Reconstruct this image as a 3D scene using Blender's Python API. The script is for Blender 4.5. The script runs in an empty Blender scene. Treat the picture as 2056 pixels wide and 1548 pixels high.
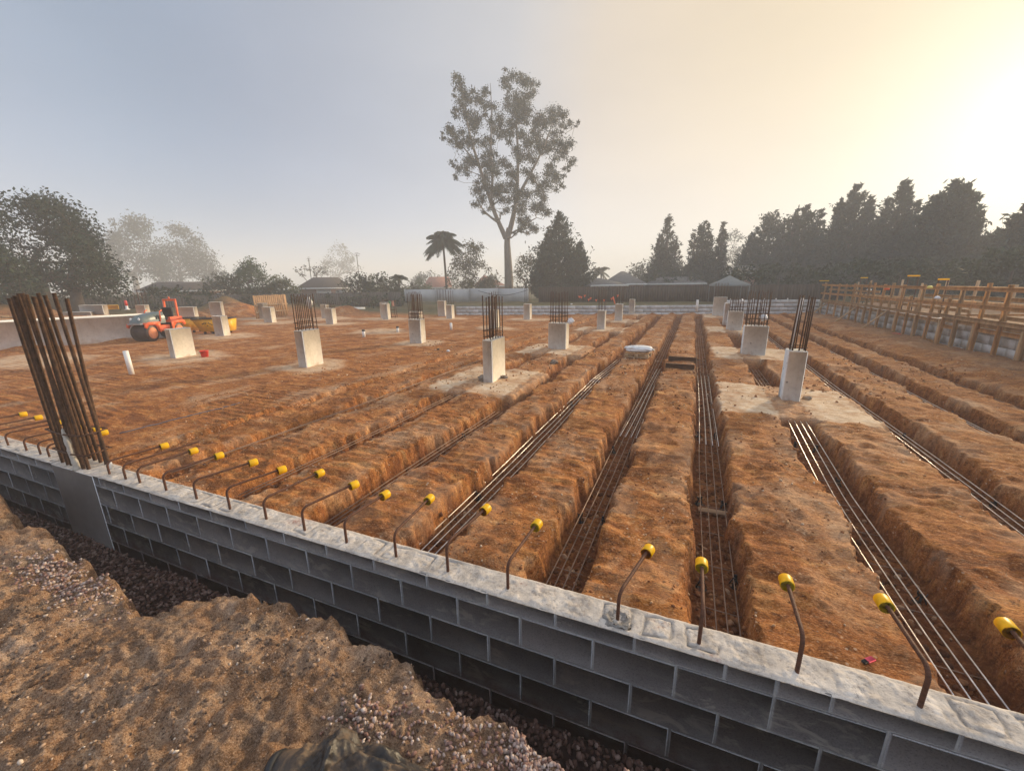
import bpy, math, random
import numpy as np
from mathutils import Vector, Matrix
S = bpy.context.scene
COL = S.collection
R = math.radians
random.seed(7)

# ---------------------------------------------------------------- camera
FPX, PW, PH, EYE = 795.4, 2056, 1548, 1.75
def _axes(pitch, roll, yaw):
    cp, sp, cr, sr, cy, sy = math.cos(pitch), math.sin(pitch), math.cos(roll), math.sin(roll), math.cos(yaw), math.sin(yaw)
    r = np.array([[1, 0, 0], [0, -sp, -cp], [0, cp, -sp]])
    r = np.array([[cr, -sr, 0], [sr, cr, 0], [0, 0, 1]]) @ r
    return r @ np.array([[cy, -sy, 0], [sy, cy, 0], [0, 0, 1]]).T
AX = _axes(R(14.29), R(-0.81), R(24.24))          # rows: right, down, forward
cam = bpy.data.objects.new('camera', bpy.data.cameras.new('camera'))
COL.objects.link(cam)
m = Matrix.Identity(4)
for i in range(3):
    m[i][0], m[i][1], m[i][2] = AX[0][i], -AX[1][i], -AX[2][i]
m[2][3] = EYE
cam.matrix_world = m
cam.data.sensor_width = 36
cam.data.lens = FPX / PW * 36
cam.data.clip_start, cam.data.clip_end = 0.05, 3000
S.camera = cam

def ray(px, py):
    return AX.T @ np.array([(px - PW / 2) / FPX, (py - PH / 2) / FPX, 1.0])
def w(px, py, z=0.0):
    """where the sight line through a photo pixel meets the level z"""
    d = ray(px, py); s = (z - EYE) / d[2]
    return np.array([d[0] * s, d[1] * s, z])
def at(px, py, dist):
    d = ray(px, py); s = dist / math.hypot(d[0], d[1])
    return np.array([d[0] * s, d[1] * s, EYE + d[2] * s])
def proj(x, y, z):
    c = AX @ np.array([x, y, z - EYE]); return c[:2] / c[2] * FPX + [PW / 2, PH / 2]

# ---------------------------------------------------------------- sky, sun, exposure
SUN_AZ, SUN_EL = R(26.8), R(13.4)
SUN = Vector((math.sin(SUN_AZ) * math.cos(SUN_EL), math.cos(SUN_AZ) * math.cos(SUN_EL), math.sin(SUN_EL)))
S.view_settings.view_transform = 'Standard'
S.view_settings.look = 'None'
S.view_settings.exposure = 0.5
S.view_settings.gamma = 1.0
world = bpy.data.worlds.new('World'); S.world = world; world.use_nodes = True
nt = world.node_tree; nt.nodes.clear()
def N(t, **k):
    n = nt.nodes.new(t)
    for a, b in k.items(): setattr(n, a, b)
    return n
out = N('ShaderNodeOutputWorld'); add = N('ShaderNodeAddShader')
bg1 = N('ShaderNodeBackground'); bg2 = N('ShaderNodeBackground')
sky = N('ShaderNodeTexSky', sky_type='NISHITA', sun_disc=False, sun_elevation=SUN_EL, sun_rotation=SUN_AZ, dust_density=0.2, air_density=0.5)
nt.links.new(sky.outputs[0], bg1.inputs[0]); bg1.inputs[1].default_value = 0.05
# the fog bank: brightness falls off with the angle from the sun, and lifts towards the zenith
tc = N('ShaderNodeTexCoord'); dot = N('ShaderNodeVectorMath', operation='DOT_PRODUCT'); dot.inputs[1].default_value = SUN
nt.links.new(tc.outputs['Generated'], dot.inputs[0])
acos = N('ShaderNodeMath', operation='ARCCOSINE'); nt.links.new(dot.outputs['Value'], acos.inputs[0])
div = N('ShaderNodeMath', operation='DIVIDE'); div.inputs[1].default_value = math.pi; nt.links.new(acos.outputs[0], div.inputs[0])
ramp = N('ShaderNodeValToRGB'); nt.links.new(div.outputs[0], ramp.inputs[0])
FOG = [(0.0, (2.2, 1.9, 1.1)), (0.014, (.72, .63, .34)), (0.045, (.52, .45, .21)), (0.09, (.58, .42, .15)), (0.219, (.47, .375, .25)),
       (0.272, (.375, .365, .335)), (0.418, (.150, .188, .255)), (0.504, (.115, .18, .245)), (0.62, (.29, .315, .38)), (1.0, (.47, .485, .545))]
el = ramp.color_ramp.elements
while len(el) < len(FOG): el.new(0.5)
for e, (p, c) in zip(el, FOG): e.position = p; e.color = (*c, 1)
ramp.color_ramp.interpolation = 'B_SPLINE'
sep = N('ShaderNodeSeparateXYZ'); nt.links.new(tc.outputs['Generated'], sep.inputs[0])
zr = N('ShaderNodeMapRange', interpolation_type='SMOOTHSTEP'); nt.links.new(sep.outputs[2], zr.inputs[0])
zr.inputs[1].default_value, zr.inputs[2].default_value, zr.inputs[3].default_value, zr.inputs[4].default_value = 0.55, 0.95, 1.0, 2.0
cl = N('ShaderNodeTexNoise'); cl.inputs['Scale'].default_value = 2.2; cl.inputs['Detail'].default_value = 4; mpc = N('ShaderNodeMapping'); mpc.inputs['Scale'].default_value = (1, 1, 2.6)
nt.links.new(tc.outputs['Generated'], mpc.inputs[0]); nt.links.new(mpc.outputs[0], cl.inputs['Vector'])
cr_ = N('ShaderNodeMapRange'); nt.links.new(cl.outputs['Fac'], cr_.inputs[0]); cr_.inputs[1].default_value, cr_.inputs[2].default_value, cr_.inputs[3].default_value, cr_.inputs[4].default_value = .3, .7, .92, 1.08
ml = N('ShaderNodeMath', operation='MULTIPLY'); # unseen sky right of the view, brightness added to light right-hand faces
d2 = N('ShaderNodeVectorMath', operation='DOT_PRODUCT'); d2.inputs[1].default_value = (0.97, 0.05, 0.24); nt.links.new(tc.outputs['Generated'], d2.inputs[0])
br = N('ShaderNodeMapRange', interpolation_type='SMOOTHSTEP'); nt.links.new(d2.outputs['Value'], br.inputs[0]); br.inputs[1].default_value, br.inputs[2].default_value, br.inputs[3].default_value, br.inputs[4].default_value = .66, .98, 1.0, 4.5
m2 = N('ShaderNodeMath', operation='MULTIPLY'); nt.links.new(zr.outputs[0], m2.inputs[0]); nt.links.new(br.outputs[0], m2.inputs[1]); nt.links.new(m2.outputs[0], ml.inputs[0]); nt.links.new(cr_.outputs[0], ml.inputs[1])
nt.links.new(ramp.outputs[0], bg2.inputs[0]); nt.links.new(ml.outputs[0], bg2.inputs[1])
nt.links.new(bg1.outputs[0], add.inputs[0]); nt.links.new(bg2.outputs[0], add.inputs[1]); nt.links.new(add.outputs[0], out.inputs[0])
sun = bpy.data.objects.new('sun', bpy.data.lights.new('sun', 'SUN')); COL.objects.link(sun)
sun.data.energy, sun.data.angle, sun.data.color = 5.0, R(5), (1.0, 0.78, 0.50)
sun.rotation_euler = SUN.to_track_quat('Z', 'Y').to_euler()
S.cycles.use_denoising = True
S.cycles.max_bounces = 6; S.cycles.diffuse_bounces = 3; S.cycles.glossy_bounces = 2; S.cycles.transparent_max_bounces = 8; S.cycles.volume_bounces = 1
S.cycles.sample_clamp_indirect = 4.0

# ---------------------------------------------------------------- helpers
def tag(o, label=None, cat=None, group=None, kind=None):
    for k, v in (('label', label), ('category', cat), ('group', group), ('kind', kind)):
        if v: o[k] = v
    return o
def empty(name, loc=(0, 0, 0), rz=0.0, label=None, cat=None, group=None):
    o = bpy.data.objects.new(name, None); COL.objects.link(o)
    o.location = loc; o.rotation_euler.z = rz; o.empty_display_size = 0.1
    return tag(o, label, cat, group)
def copy_tree(o, parent=None, **k):
    c = o.copy(); COL.objects.link(c)
    if parent: c.parent = parent
    for ch in list(o.children): copy_tree(ch, c)
    for a, b in k.items():
        if b: c[{'cat': 'category'}.get(a, a)] = b
    return c
class MB:
    """gathers shapes, then links them as one mesh object"""
    def __init__(s): s.v = []; s.f = []; s.n = 0; s.a = []
    def add(s, v, f, a=None):
        v = np.asarray(v, float).reshape(-1, 3)
        s.v.append(v); s.f.append((np.asarray(f, np.int64) if not isinstance(f, list) else f, s.n)); s.n += len(v)
        s.a.append(np.full(len(v), 0.0 if a is None else a) if np.isscalar(a) or a is None else np.asarray(a)); return s
    def box(s, c, size, rz=0.0, rot=None, bev=0.0, a=None):
        hx, hy, hz = [q / 2 for q in size]
        if bev > 0:
            b = min(bev, hx * .45, hy * .45, hz * .45); P = []
            for sx in (-1, 1):
                for sy in (-1, 1):
                    for sz in (-1, 1):
                        P += [(sx * (hx - b), sy * (hy - b), sz * hz), (sx * (hx - b), sy * hy, sz * (hz - b)), (sx * hx, sy * (hy - b), sz * (hz - b))]
            P = np.array(P); ix = lambda x, y, z, k: ((x * 2 + y) * 2 + z) * 3 + k
            F = [[ix(0,0,1,0), ix(1,0,1,0), ix(1,1,1,0), ix(0,1,1,0)], [ix(0,1,0,0), ix(1,1,0,0), ix(1,0,0,0), ix(0,0,0,0)],
                 [ix(0,0,0,1), ix(1,0,0,1), ix(1,0,1,1), ix(0,0,1,1)], [ix(0,1,1,1), ix(1,1,1,1), ix(1,1,0,1), ix(0,1,0,1)],
                 [ix(0,1,0,2), ix(0,0,0,2), ix(0,0,1,2), ix(0,1,1,2)], [ix(1,0,0,2), ix(1,1,0,2), ix(1,1,1,2), ix(1,0,1,2)]]
            for x in (0, 1):
                for y in (0, 1):
                    for z in (0, 1): F.append([ix(x,y,z,0), ix(x,y,z,1), ix(x,y,z,2)])
            for y in (0, 1):
                for z in (0, 1): F.append([ix(0,y,z,0), ix(1,y,z,0), ix(1,y,z,1), ix(0,y,z,1)])
            for x in (0, 1):
                for z in (0, 1): F.append([ix(x,0,z,0), ix(x,1,z,0), ix(x,1,z,2), ix(x,0,z,2)])
            for x in (0, 1):
                for y in (0, 1): F.append([ix(x,y,0,1), ix(x,y,1,1), ix(x,y,1,2), ix(x,y,0,2)])
        else:
            P = np.array([(x, y, z) for x in (-hx, hx) for y in (-hy, hy) for z in (-hz, hz)])
            F = [[0,1,3,2], [4,6,7,5], [0,4,5,1], [2,3,7,6], [0,2,6,4], [1,5,7,3]]
        if rot is not None: P = P @ np.array(rot).T
        if rz:
            c_, s_ = math.cos(rz), math.sin(rz); P = P @ np.array([[c_, -s_, 0], [s_, c_, 0], [0, 0, 1]]).T
        return s.add(P + np.asarray(c, float), F, a)
    def plank(s, p, q, wd, th, up=(0, 0, 1), bev=0.0):
        """a board from p to q, wd across and th thick"""
        p, q = np.asarray(p, float), np.asarray(q, float); d = q - p; L = np.linalg.norm(d); d /= L
        u = np.asarray(up, float); x = np.cross(d, u)
        if np.linalg.norm(x) < 1e-5: x = np.cross(d, [0, 1, 0])
        x /= np.linalg.norm(x); y = np.cross(x, d)
        return s.box((p + q) / 2, (wd, L, th), rot=np.stack([x, d, y], 1), bev=bev)
    def tube(s, path, rad, n=8, cap=True, a=None):
        P = np.asarray(path, float); m_ = len(P); rad = np.full(m_, rad) if np.isscalar(rad) else np.asarray(rad)
        t = np.gradient(P, axis=0); t /= np.linalg.norm(t, axis=1)[:, None] + 1e-12
        u = np.cross(t[0], [0.31, 0.11, 0.94]); 
        if np.linalg.norm(u) < 1e-4: u = np.cross(t[0], [1, 0, 0])
        V = []; ang = np.arange(n) / n * 2 * math.pi
        for i in range(m_):
            u = u - t[i] * (u @ t[i]); u /= np.linalg.norm(u); b = np.cross(t[i], u)
            V.append(P[i] + rad[i] * (np.cos(ang)[:, None] * u + np.sin(ang)[:, None] * b))
        F = []
        for i in range(m_ - 1):
            for k in range(n):
                k2 = (k + 1) % n; F.append([i * n + k, i * n + k2, (i + 1) * n + k2, (i + 1) * n + k])
        if cap: F.append(list(range(n))[::-1]); F.append([(m_ - 1) * n + k for k in range(n)])
        return s.add(np.concatenate(V), F, a)
    def lathe(s, prof, c=(0, 0, 0), n=16, axis=None):
        """prof: (radius, height) pairs turned about the z axis (or axis)"""
        ang = np.arange(n) / n * 2 * math.pi; V = []
        for r_, h in prof: V.append(np.stack([r_ * np.cos(ang), r_ * np.sin(ang), np.full(n, h)], 1))
        V = np.concatenate(V); F = []
        for i in range(len(prof) - 1):
            for k in range(n):
                k2 = (k + 1) % n; F.append([i * n + k, i * n + k2, (i + 1) * n + k2, (i + 1) * n + k])
        F.append(list(range(n))[::-1]); F.append([(len(prof) - 1) * n + k for k in range(n)])
        if axis is not None:
            z = np.asarray(axis, float); z /= np.linalg.norm(z); x = np.cross(z, [0.2, 0.3, 0.9]); x /= np.linalg.norm(x); y = np.cross(z, x)
            V = V @ np.stack([x, y, z], 0)
        return s.add(V + np.asarray(c, float), F)
    def prism(s, poly, p, ex, ey, ez, depth):
        """outline poly (a, b) in the plane ex, ey at p, carried depth along ez"""
        ex, ey, ez, p = [np.asarray(q, float) for q in (ex, ey, ez, p)]; n = len(poly)
        A = np.array([p + a_ * ex + b_ * ey for a_, b_ in poly]); B = A + ez * depth
        F = [[k, (k + 1) % n, n + (k + 1) % n, n + k] for k in range(n)]; F.append(list(range(n))[::-1]); F.append([n + k for k in range(n)])
        return s.add(np.concatenate([A, B]), F)
    def mesh(s, name, smooth=False):
        V = np.concatenate(s.v).astype(np.float32); L, T = [], []
        for f, o in s.f:
            if isinstance(f, np.ndarray): L.append((f + o).ravel()); T.append(np.full(len(f), f.shape[1]))
            else: L.append(np.array([i for q in f for i in q], np.int64) + o); T.append(np.array([len(q) for q in f]))
        L = np.concatenate(L).astype(np.int32); T = np.concatenate(T).astype(np.int32)
        me = bpy.data.meshes.new(name); me.vertices.add(len(V)); me.vertices.foreach_set('co', V.ravel())
        me.loops.add(len(L)); me.loops.foreach_set('vertex_index', L)
        me.polygons.add(len(T)); st = np.concatenate([[0], np.cumsum(T)[:-1]]).astype(np.int32)
        me.polygons.foreach_set('loop_start', st); me.polygons.foreach_set('loop_total', T)
        if smooth: me.polygons.foreach_set('use_smooth', np.ones(len(T), bool))
        A = np.concatenate(s.a)
        if A.any():
            at_ = me.attributes.new('tone', 'FLOAT', 'POINT'); at_.data.foreach_set('value', A.astype(np.float32))
        me.update(); me.validate(); return me
    def build(s, name, mat, parent=None, smooth=False, label=None, loc=None):
        me = s.mesh(name, smooth); me.materials.append(mat)
        o = bpy.data.objects.new(name, me); COL.objects.link(o)
        if parent: o.parent = parent
        if loc is not None: o.location = loc
        if label: o['label'] = label
        return o
def fix_normals(o):
    import bmesh
    b = bmesh.new(); b.from_mesh(o.data); bmesh.ops.recalc_face_normals(b, faces=b.faces); b.to_mesh(o.data); b.free(); return o

# value noise
def _hash(ix, iy, seed):
    h = (ix.astype(np.int64) * 374761393 + iy.astype(np.int64) * 668265263 + seed * 974711) & 0xFFFFFFFF
    h = ((h ^ (h >> 13)) * 1274126177) & 0xFFFFFFFF
    return ((h ^ (h >> 16)) & 0xFFFF) / 65535.0
def vnoise(x, y, seed=0):
    x, y = np.asarray(x, float), np.asarray(y, float); ix, iy = np.floor(x), np.floor(y); fx, fy = x - ix, y - iy
    fx = fx * fx * fx * (fx * (fx * 6 - 15) + 10); fy = fy * fy * fy * (fy * (fy * 6 - 15) + 10)
    a, b = _hash(ix, iy, seed), _hash(ix + 1, iy, seed); c, d = _hash(ix, iy + 1, seed), _hash(ix + 1, iy + 1, seed)
    return (a + (b - a) * fx) * (1 - fy) + (c + (d - c) * fx) * fy - 0.5
def fbm(x, y, oct=4, seed=0, gain=0.5):
    t, a = 0.0, 1.0
    for k in range(oct):
        t = t + a * vnoise(x * 2 ** k + 17.3 * k, y * 2 ** k - 9.1 * k, seed + k); a *= gain
    return t
def sstep(a, b, x):
    t = np.clip((x - a) / (b - a), 0, 1); return t * t * (3 - 2 * t)
def axis_lines(lo, hi, step, out_lo, out_hi, grow=1.12, maxstep=80):
    L = list(np.arange(lo, hi + step * .5, step)); s, x = step, L[-1]
    while x < out_hi: s = min(s * grow, maxstep); x += s; L.append(x)
    s, x, A = step, L[0], []
    while x > out_lo: s = min(s * grow, maxstep); x -= s; A.append(x)
    return np.array(A[::-1] + L)
def grid_object(name, X, Y, Z, mat, attrs=None, parent=None):
    ny, nx = X.shape; V = np.stack([X, Y, Z], -1).reshape(-1, 3).astype(np.float32)
    i = np.arange(ny - 1)[:, None] * nx + np.arange(nx - 1)[None]
    F = np.stack([i, i + 1, i + nx + 1, i + nx], -1).reshape(-1, 4).astype(np.int32)
    me = bpy.data.meshes.new(name); me.vertices.add(len(V)); me.vertices.foreach_set('co', V.ravel())
    me.loops.add(F.size); me.loops.foreach_set('vertex_index', F.ravel())
    me.polygons.add(len(F)); me.polygons.foreach_set('loop_start', np.arange(len(F), dtype=np.int32) * 4); me.polygons.foreach_set('loop_total', np.full(len(F), 4, np.int32))
    me.polygons.foreach_set('use_smooth', np.ones(len(F), bool))
    for k, a in (attrs or {}).items():
        q = me.attributes.new(k, 'FLOAT', 'POINT'); q.data.foreach_set('value', np.asarray(a, np.float32).ravel())
    me.update(); me.materials.append(mat); o = bpy.data.objects.new(name, me); COL.objects.link(o)
    if parent: o.parent = parent
    return o

# ---------------------------------------------------------------- materials
class NT:
    def __init__(s, name):
        s.m = bpy.data.materials.new(name); s.m.use_nodes = True; s.t = s.m.node_tree; s.b = s.t.nodes['Principled BSDF']
        s.tc = s.t.nodes.new('ShaderNodeTexCoord')
    def n(s, t, **k):
        n = s.t.nodes.new(t)
        for a, b in k.items(): setattr(n, a, b)
        return n
    def l(s, a, b): s.t.links.new(a, b)
    def noise(s, scale, detail=6, rough=0.6, stretch=None, dist=0.0, coord='Object'):
        n = s.n('ShaderNodeTexNoise'); n.inputs['Scale'].default_value = scale; n.inputs['Detail'].default_value = detail
        n.inputs['Roughness'].default_value = rough; n.inputs['Distortion'].default_value = dist
        src = s.tc.outputs[coord]
        if stretch:
            mp = s.n('ShaderNodeMapping'); mp.inputs['Scale'].default_value = stretch; s.l(src, mp.inputs[0]); src = mp.outputs[0]
        s.l(src, n.inputs['Vector']); return n.outputs['Fac']
    def ramp(s, fac, stops):
        r = s.n('ShaderNodeValToRGB'); e = r.color_ramp.elements
        while len(e) < len(stops): e.new(0.5)
        for q, (p, c) in zip(e, stops): q.position = p; q.color = (*c, 1) if not np.isscalar(c) else (c, c, c, 1)
        s.l(fac, r.inputs[0]); return r.outputs[0]
    def mix(s, fac, a, b, mode='MIX'):
        x = s.n('ShaderNodeMix', data_type='RGBA', blend_type=mode)
        for v, i in ((fac, 0), (a, 6), (b, 7)):
            if isinstance(v, (int, float)): x.inputs[i].default_value = v
            elif isinstance(v, tuple): x.inputs[i].default_value = (*v, 1)
            else: s.l(v, x.inputs[i])
        return x.outputs[2]
    def math(s, op, a, b=0.0):
        x = s.n('ShaderNodeMath', operation=op)
        for v, i in ((a, 0), (b, 1)):
            if isinstance(v, (int, float)): x.inputs[i].default_value = v
            else: s.l(v, x.inputs[i])
        return x.outputs[0]
    def attr(s, name): return s.n('ShaderNodeAttribute', attribute_name=name).outputs['Fac']
    def bump(s, h, strength=0.5, dist=0.01):
        b = s.n('ShaderNodeBump'); b.inputs['Strength'].default_value = strength; b.inputs['Distance'].default_value = dist
        s.l(h, b.inputs['Height']); 
        if s.b.inputs['Normal'].links: s.l(s.b.inputs['Normal'].links[0].from_socket, b.inputs['Normal'])
        s.l(b.outputs[0], s.b.inputs['Normal'])
    def done(s, col, rough=0.9, spec=0.3, metal=0.0):
        if isinstance(col, tuple): s.b.inputs['Base Color'].default_value = (*col, 1)
        else: s.l(col, s.b.inputs['Base Color'])
        if isinstance(rough, (int, float)): s.b.inputs['Roughness'].default_value = rough
        else: s.l(rough, s.b.inputs['Roughness'])
        s.b.inputs['Specular IOR Level'].default_value = spec; s.b.inputs['Metallic'].default_value = metal
        return s.m
def plain(name, c, rough=0.7, var=0.25, scale=6.0, bump=0.15, metal=0.0, spec=0.35, stretch=None):
    t = NT(name); f = t.noise(scale, 5, 0.65, stretch)
    lo = tuple(max(q * (1 - var), 0) for q in c); hi = tuple(min(q * (1 + var), 1) for q in c)
    col = t.ramp(f, [(0.3, lo), (0.7, hi)])
    if bump: t.bump(t.noise(scale * 6, 4, 0.6, stretch), bump, 0.004)
    return t.done(col, rough, spec, metal)
# ---------------------------------------------------------------- the ground
WX0, WY0, WA = -2.513, 1.585, 0.0391
def yw(x): return WY0 + WA * (np.asarray(x, float) - WX0)     # front face of the near block wall
def wall_pt(u, v=0.0, z=0.0): return np.array([WX0 + u * 0.99924 - v * WA, WY0 + u * 0.03909 + v * 0.99924, z])
FWL = [(-13.2, 21.2), (0.3, 24.75), (6.1, 26.2)]              # foot of the far block wall
def yfar(x): return np.interp(x, [-40, -13.2, 0.3, 6.1, 40], [16.0, 21.2, 24.75, 26.2, 34])
TR = [(-5.45, 0.10, 0.07), (-4.58, 0.13, 0.11), (-3.52, 0.16, 0.16), (-2.49, 0.17, 0.20), (-1.60, 0.17, 0.21), (-0.62, 0.165, 0.22), (0.32, 0.165, 0.23),
      (1.36, 0.185, 0.21), (2.42, 0.175, 0.20), (3.48, 0.17, 0.19), (4.42, 0.17, 0.16)]    # centre, half width, depth
PADS = [(1.40, 6.80, 0.90, 0.90), (1.44, 11.2, 0.85, 0.9), (1.46, 16.7, 0.85, 0.9), (1.46, 23.2, 0.9, 1.2),
        (-3.32, 6.45, 0.86, 0.98), (-3.25, 10.3, 0.9, 0.85), (-3.15, 15.5, 0.9, 0.8), (-3.14, 19.3, 0.9, 0.8), (-3.1, 23.6, 0.8, 0.6)]
SCRAPE = [(-7.9, 6.35, 0.9, 0.75), (-7.8, 10.1, 0.9, 0.7), (-12.2, 5.9, 1.1, 0.9), (-7.4, 14.8, 1.1, 0.8), (-16.2, 9.2, 1.4, 1.0), (-20.0, 13.8, 1.4, 1.2),
          (-16.0, 14.1, 1.4, 1.0), (-11.9, 18.4, 1.2, 0.9), (-7.6, 18.9, 1.2, 0.9), (-15.7, 17.4, 1.6, 1.0), (-11.3, 12.4, 1.2, 1.0), (-15.4, 4.3, 1.6, 1.0), (-23.1, 15.5, 1.6, 1.2), (-19.0, 16.5, 1.5, 1.2)]
def pad_height(x, y):
    far = yfar(x) - 0.12
    n1, n2, n3 = fbm(x * .45, y * .45, 4, 3), fbm(x * 2.2, y * 2.2, 4, 9), fbm(x * 9, y * 7, 3, 21)
    lump = fbm(x * 5, y * 5, 3, 77)
    calm = .45 + .55 * sstep(-6.5, -4.5, x)
    z = 0.04 * n1 + calm * (0.028 * n2 + 0.020 * n3 + 0.06 * np.maximum(lump - 0.16, 0) + .010 * fbm(x * 24, y * 20, 2, 121))
    z = z + 0.006 * np.sin(y * 48 + 5 * n1 + 3 * n2) * sstep(.0, .3, fbm(x * .8, y * .8, 2, 5) + .2)          # bucket-teeth drag marks
    padm = np.zeros_like(z)
    for cx, cy, hx, hy in PADS:
        e = 0.10 * fbm(x * 3 + cx, y * 3, 3, 31)
        padm = np.maximum(padm, sstep(0.06, -0.06, np.maximum(np.abs(x - cx) - hx, np.abs(y - cy) - hy) + e))
    scr = np.zeros_like(z)
    for cx, cy, hx, hy in SCRAPE:
        e = 0.5 * fbm(x * 1.3 + cy, y * 1.6, 4, 41)
        scr = np.maximum(scr, sstep(1.15, 0.75, np.hypot((x - cx) / hx, (y - cy) / hy) + e))
    depth = np.zeros_like(z); rim = np.zeros_like(z)
    for k, (c, hw, dp) in enumerate(TR):
        hw = hw + .018
        wob = 0.05 * fbm(y * .35, y * 0 + k * 7.7, 2, 50 + k)
        teeth = 0.018 * np.abs(np.sin(y * 15 + 3 * fbm(y * .8, y * 0 + k, 2, 5)))
        el_ = 0.09 * fbm(y * 2.0, y * 0 + k * 3.1, 4, 60 + k, .6) + teeth
        er = 0.09 * fbm(y * 2.0, y * 0 + k * 3.1 + 50, 4, 70 + k, .6) + teeth
        dl, dr = x - (c + wob - hw + el_), (c + wob + hw - er) - x
        d = np.minimum(dl, dr)
        d = d + .030 * fbm(x * 13, y * 11, 3, 140 + k, .6) + .016 * fbm(y * 10, x * 3, 3, 150 + k, .6)
        cut = sstep(-0.014, 0.030, d)
        fill = sstep(yw(x) + .22, yw(x) + .35, y) * sstep(far - .1, far - .4, y)
        dd = dp * (1 + .25 * fbm(y * .7, y * 0 + k, 2, 81)) * cut * fill
        depth = np.maximum(depth, dd); rim = np.maximum(rim, np.exp(-(d / 0.20) ** 2) * (d < 0.0))
        ridge = np.exp(-((x - c - 0.5) / 0.22) ** 2) * sstep(-6.2, -4.5, x) * sstep(5.4, 4.8, x)
        z = z + 0.022 * ridge * (1 - padm)
    z = z + 0.02 * rim * (n2 + .5) * (1 - padm)
    z = z * (1 - .75 * padm) * (1 - .4 * scr) - depth * (1 - padm) + 0.03 * padm + 0.012 * scr
    floor_n = fbm(x * 14, y * 14, 3, 91)
    z = z + (depth > .1) * 0.03 * floor_n
    z = z + 0.10 * sstep(4.7, 5.3, x) * (1 + n2) * sstep(28, 24, y)
    # beyond the site: the retained ground, the mounds and the land on the left
    back = sstep(0.04, 0.10, y - yfar(x)) * sstep(-13.9, -13.1, x)
    z = z * (1 - back) + back * (0.46 + .04 * n1 + sstep(22, 60, y) * .2)
    right = sstep(6.32, 6.40, x)
    z = z * (1 - right) + right * (0.58 + .05 * n2)
    left = sstep(.0, -.3, x - (-19.13 + (y - 4.55) * .262) + .1) * sstep(9.4, 8.6, y)
    z = z * (1 - left) + left * (0.72 + .06 * n2)
    z = z + 0.45 * sstep(-26.5, -30, x)
    nearw = sstep(yw(x) + .30, yw(x) + .19, y); z = z * (1 - nearw) + nearw * np.minimum(z, .015)
    for cx, cy, r_, h in ((-27.2, 16.6, 1.8, 0.95), (-25.5, 13.6, 1.2, .5), (-22.2, 20.8, 1.5, .5), (-29.5, 17.5, 1.8, .8)):
        q = np.hypot(x - cx, y - cy) / r_ + .25 * fbm(x * 1.1, y * 1.1, 3, 88)
        z = z + h * sstep(1.1, 0.05, q)
    global _floor_dark; _floor_dark = sstep(.09, .16, depth) * (1 - padm)
    return z, padm * (1 - .6 * (depth > .05)), scr, back, np.maximum(right, sstep(4.75, 5.6, x) * sstep(30, 26, y) * .55), rim
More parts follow.
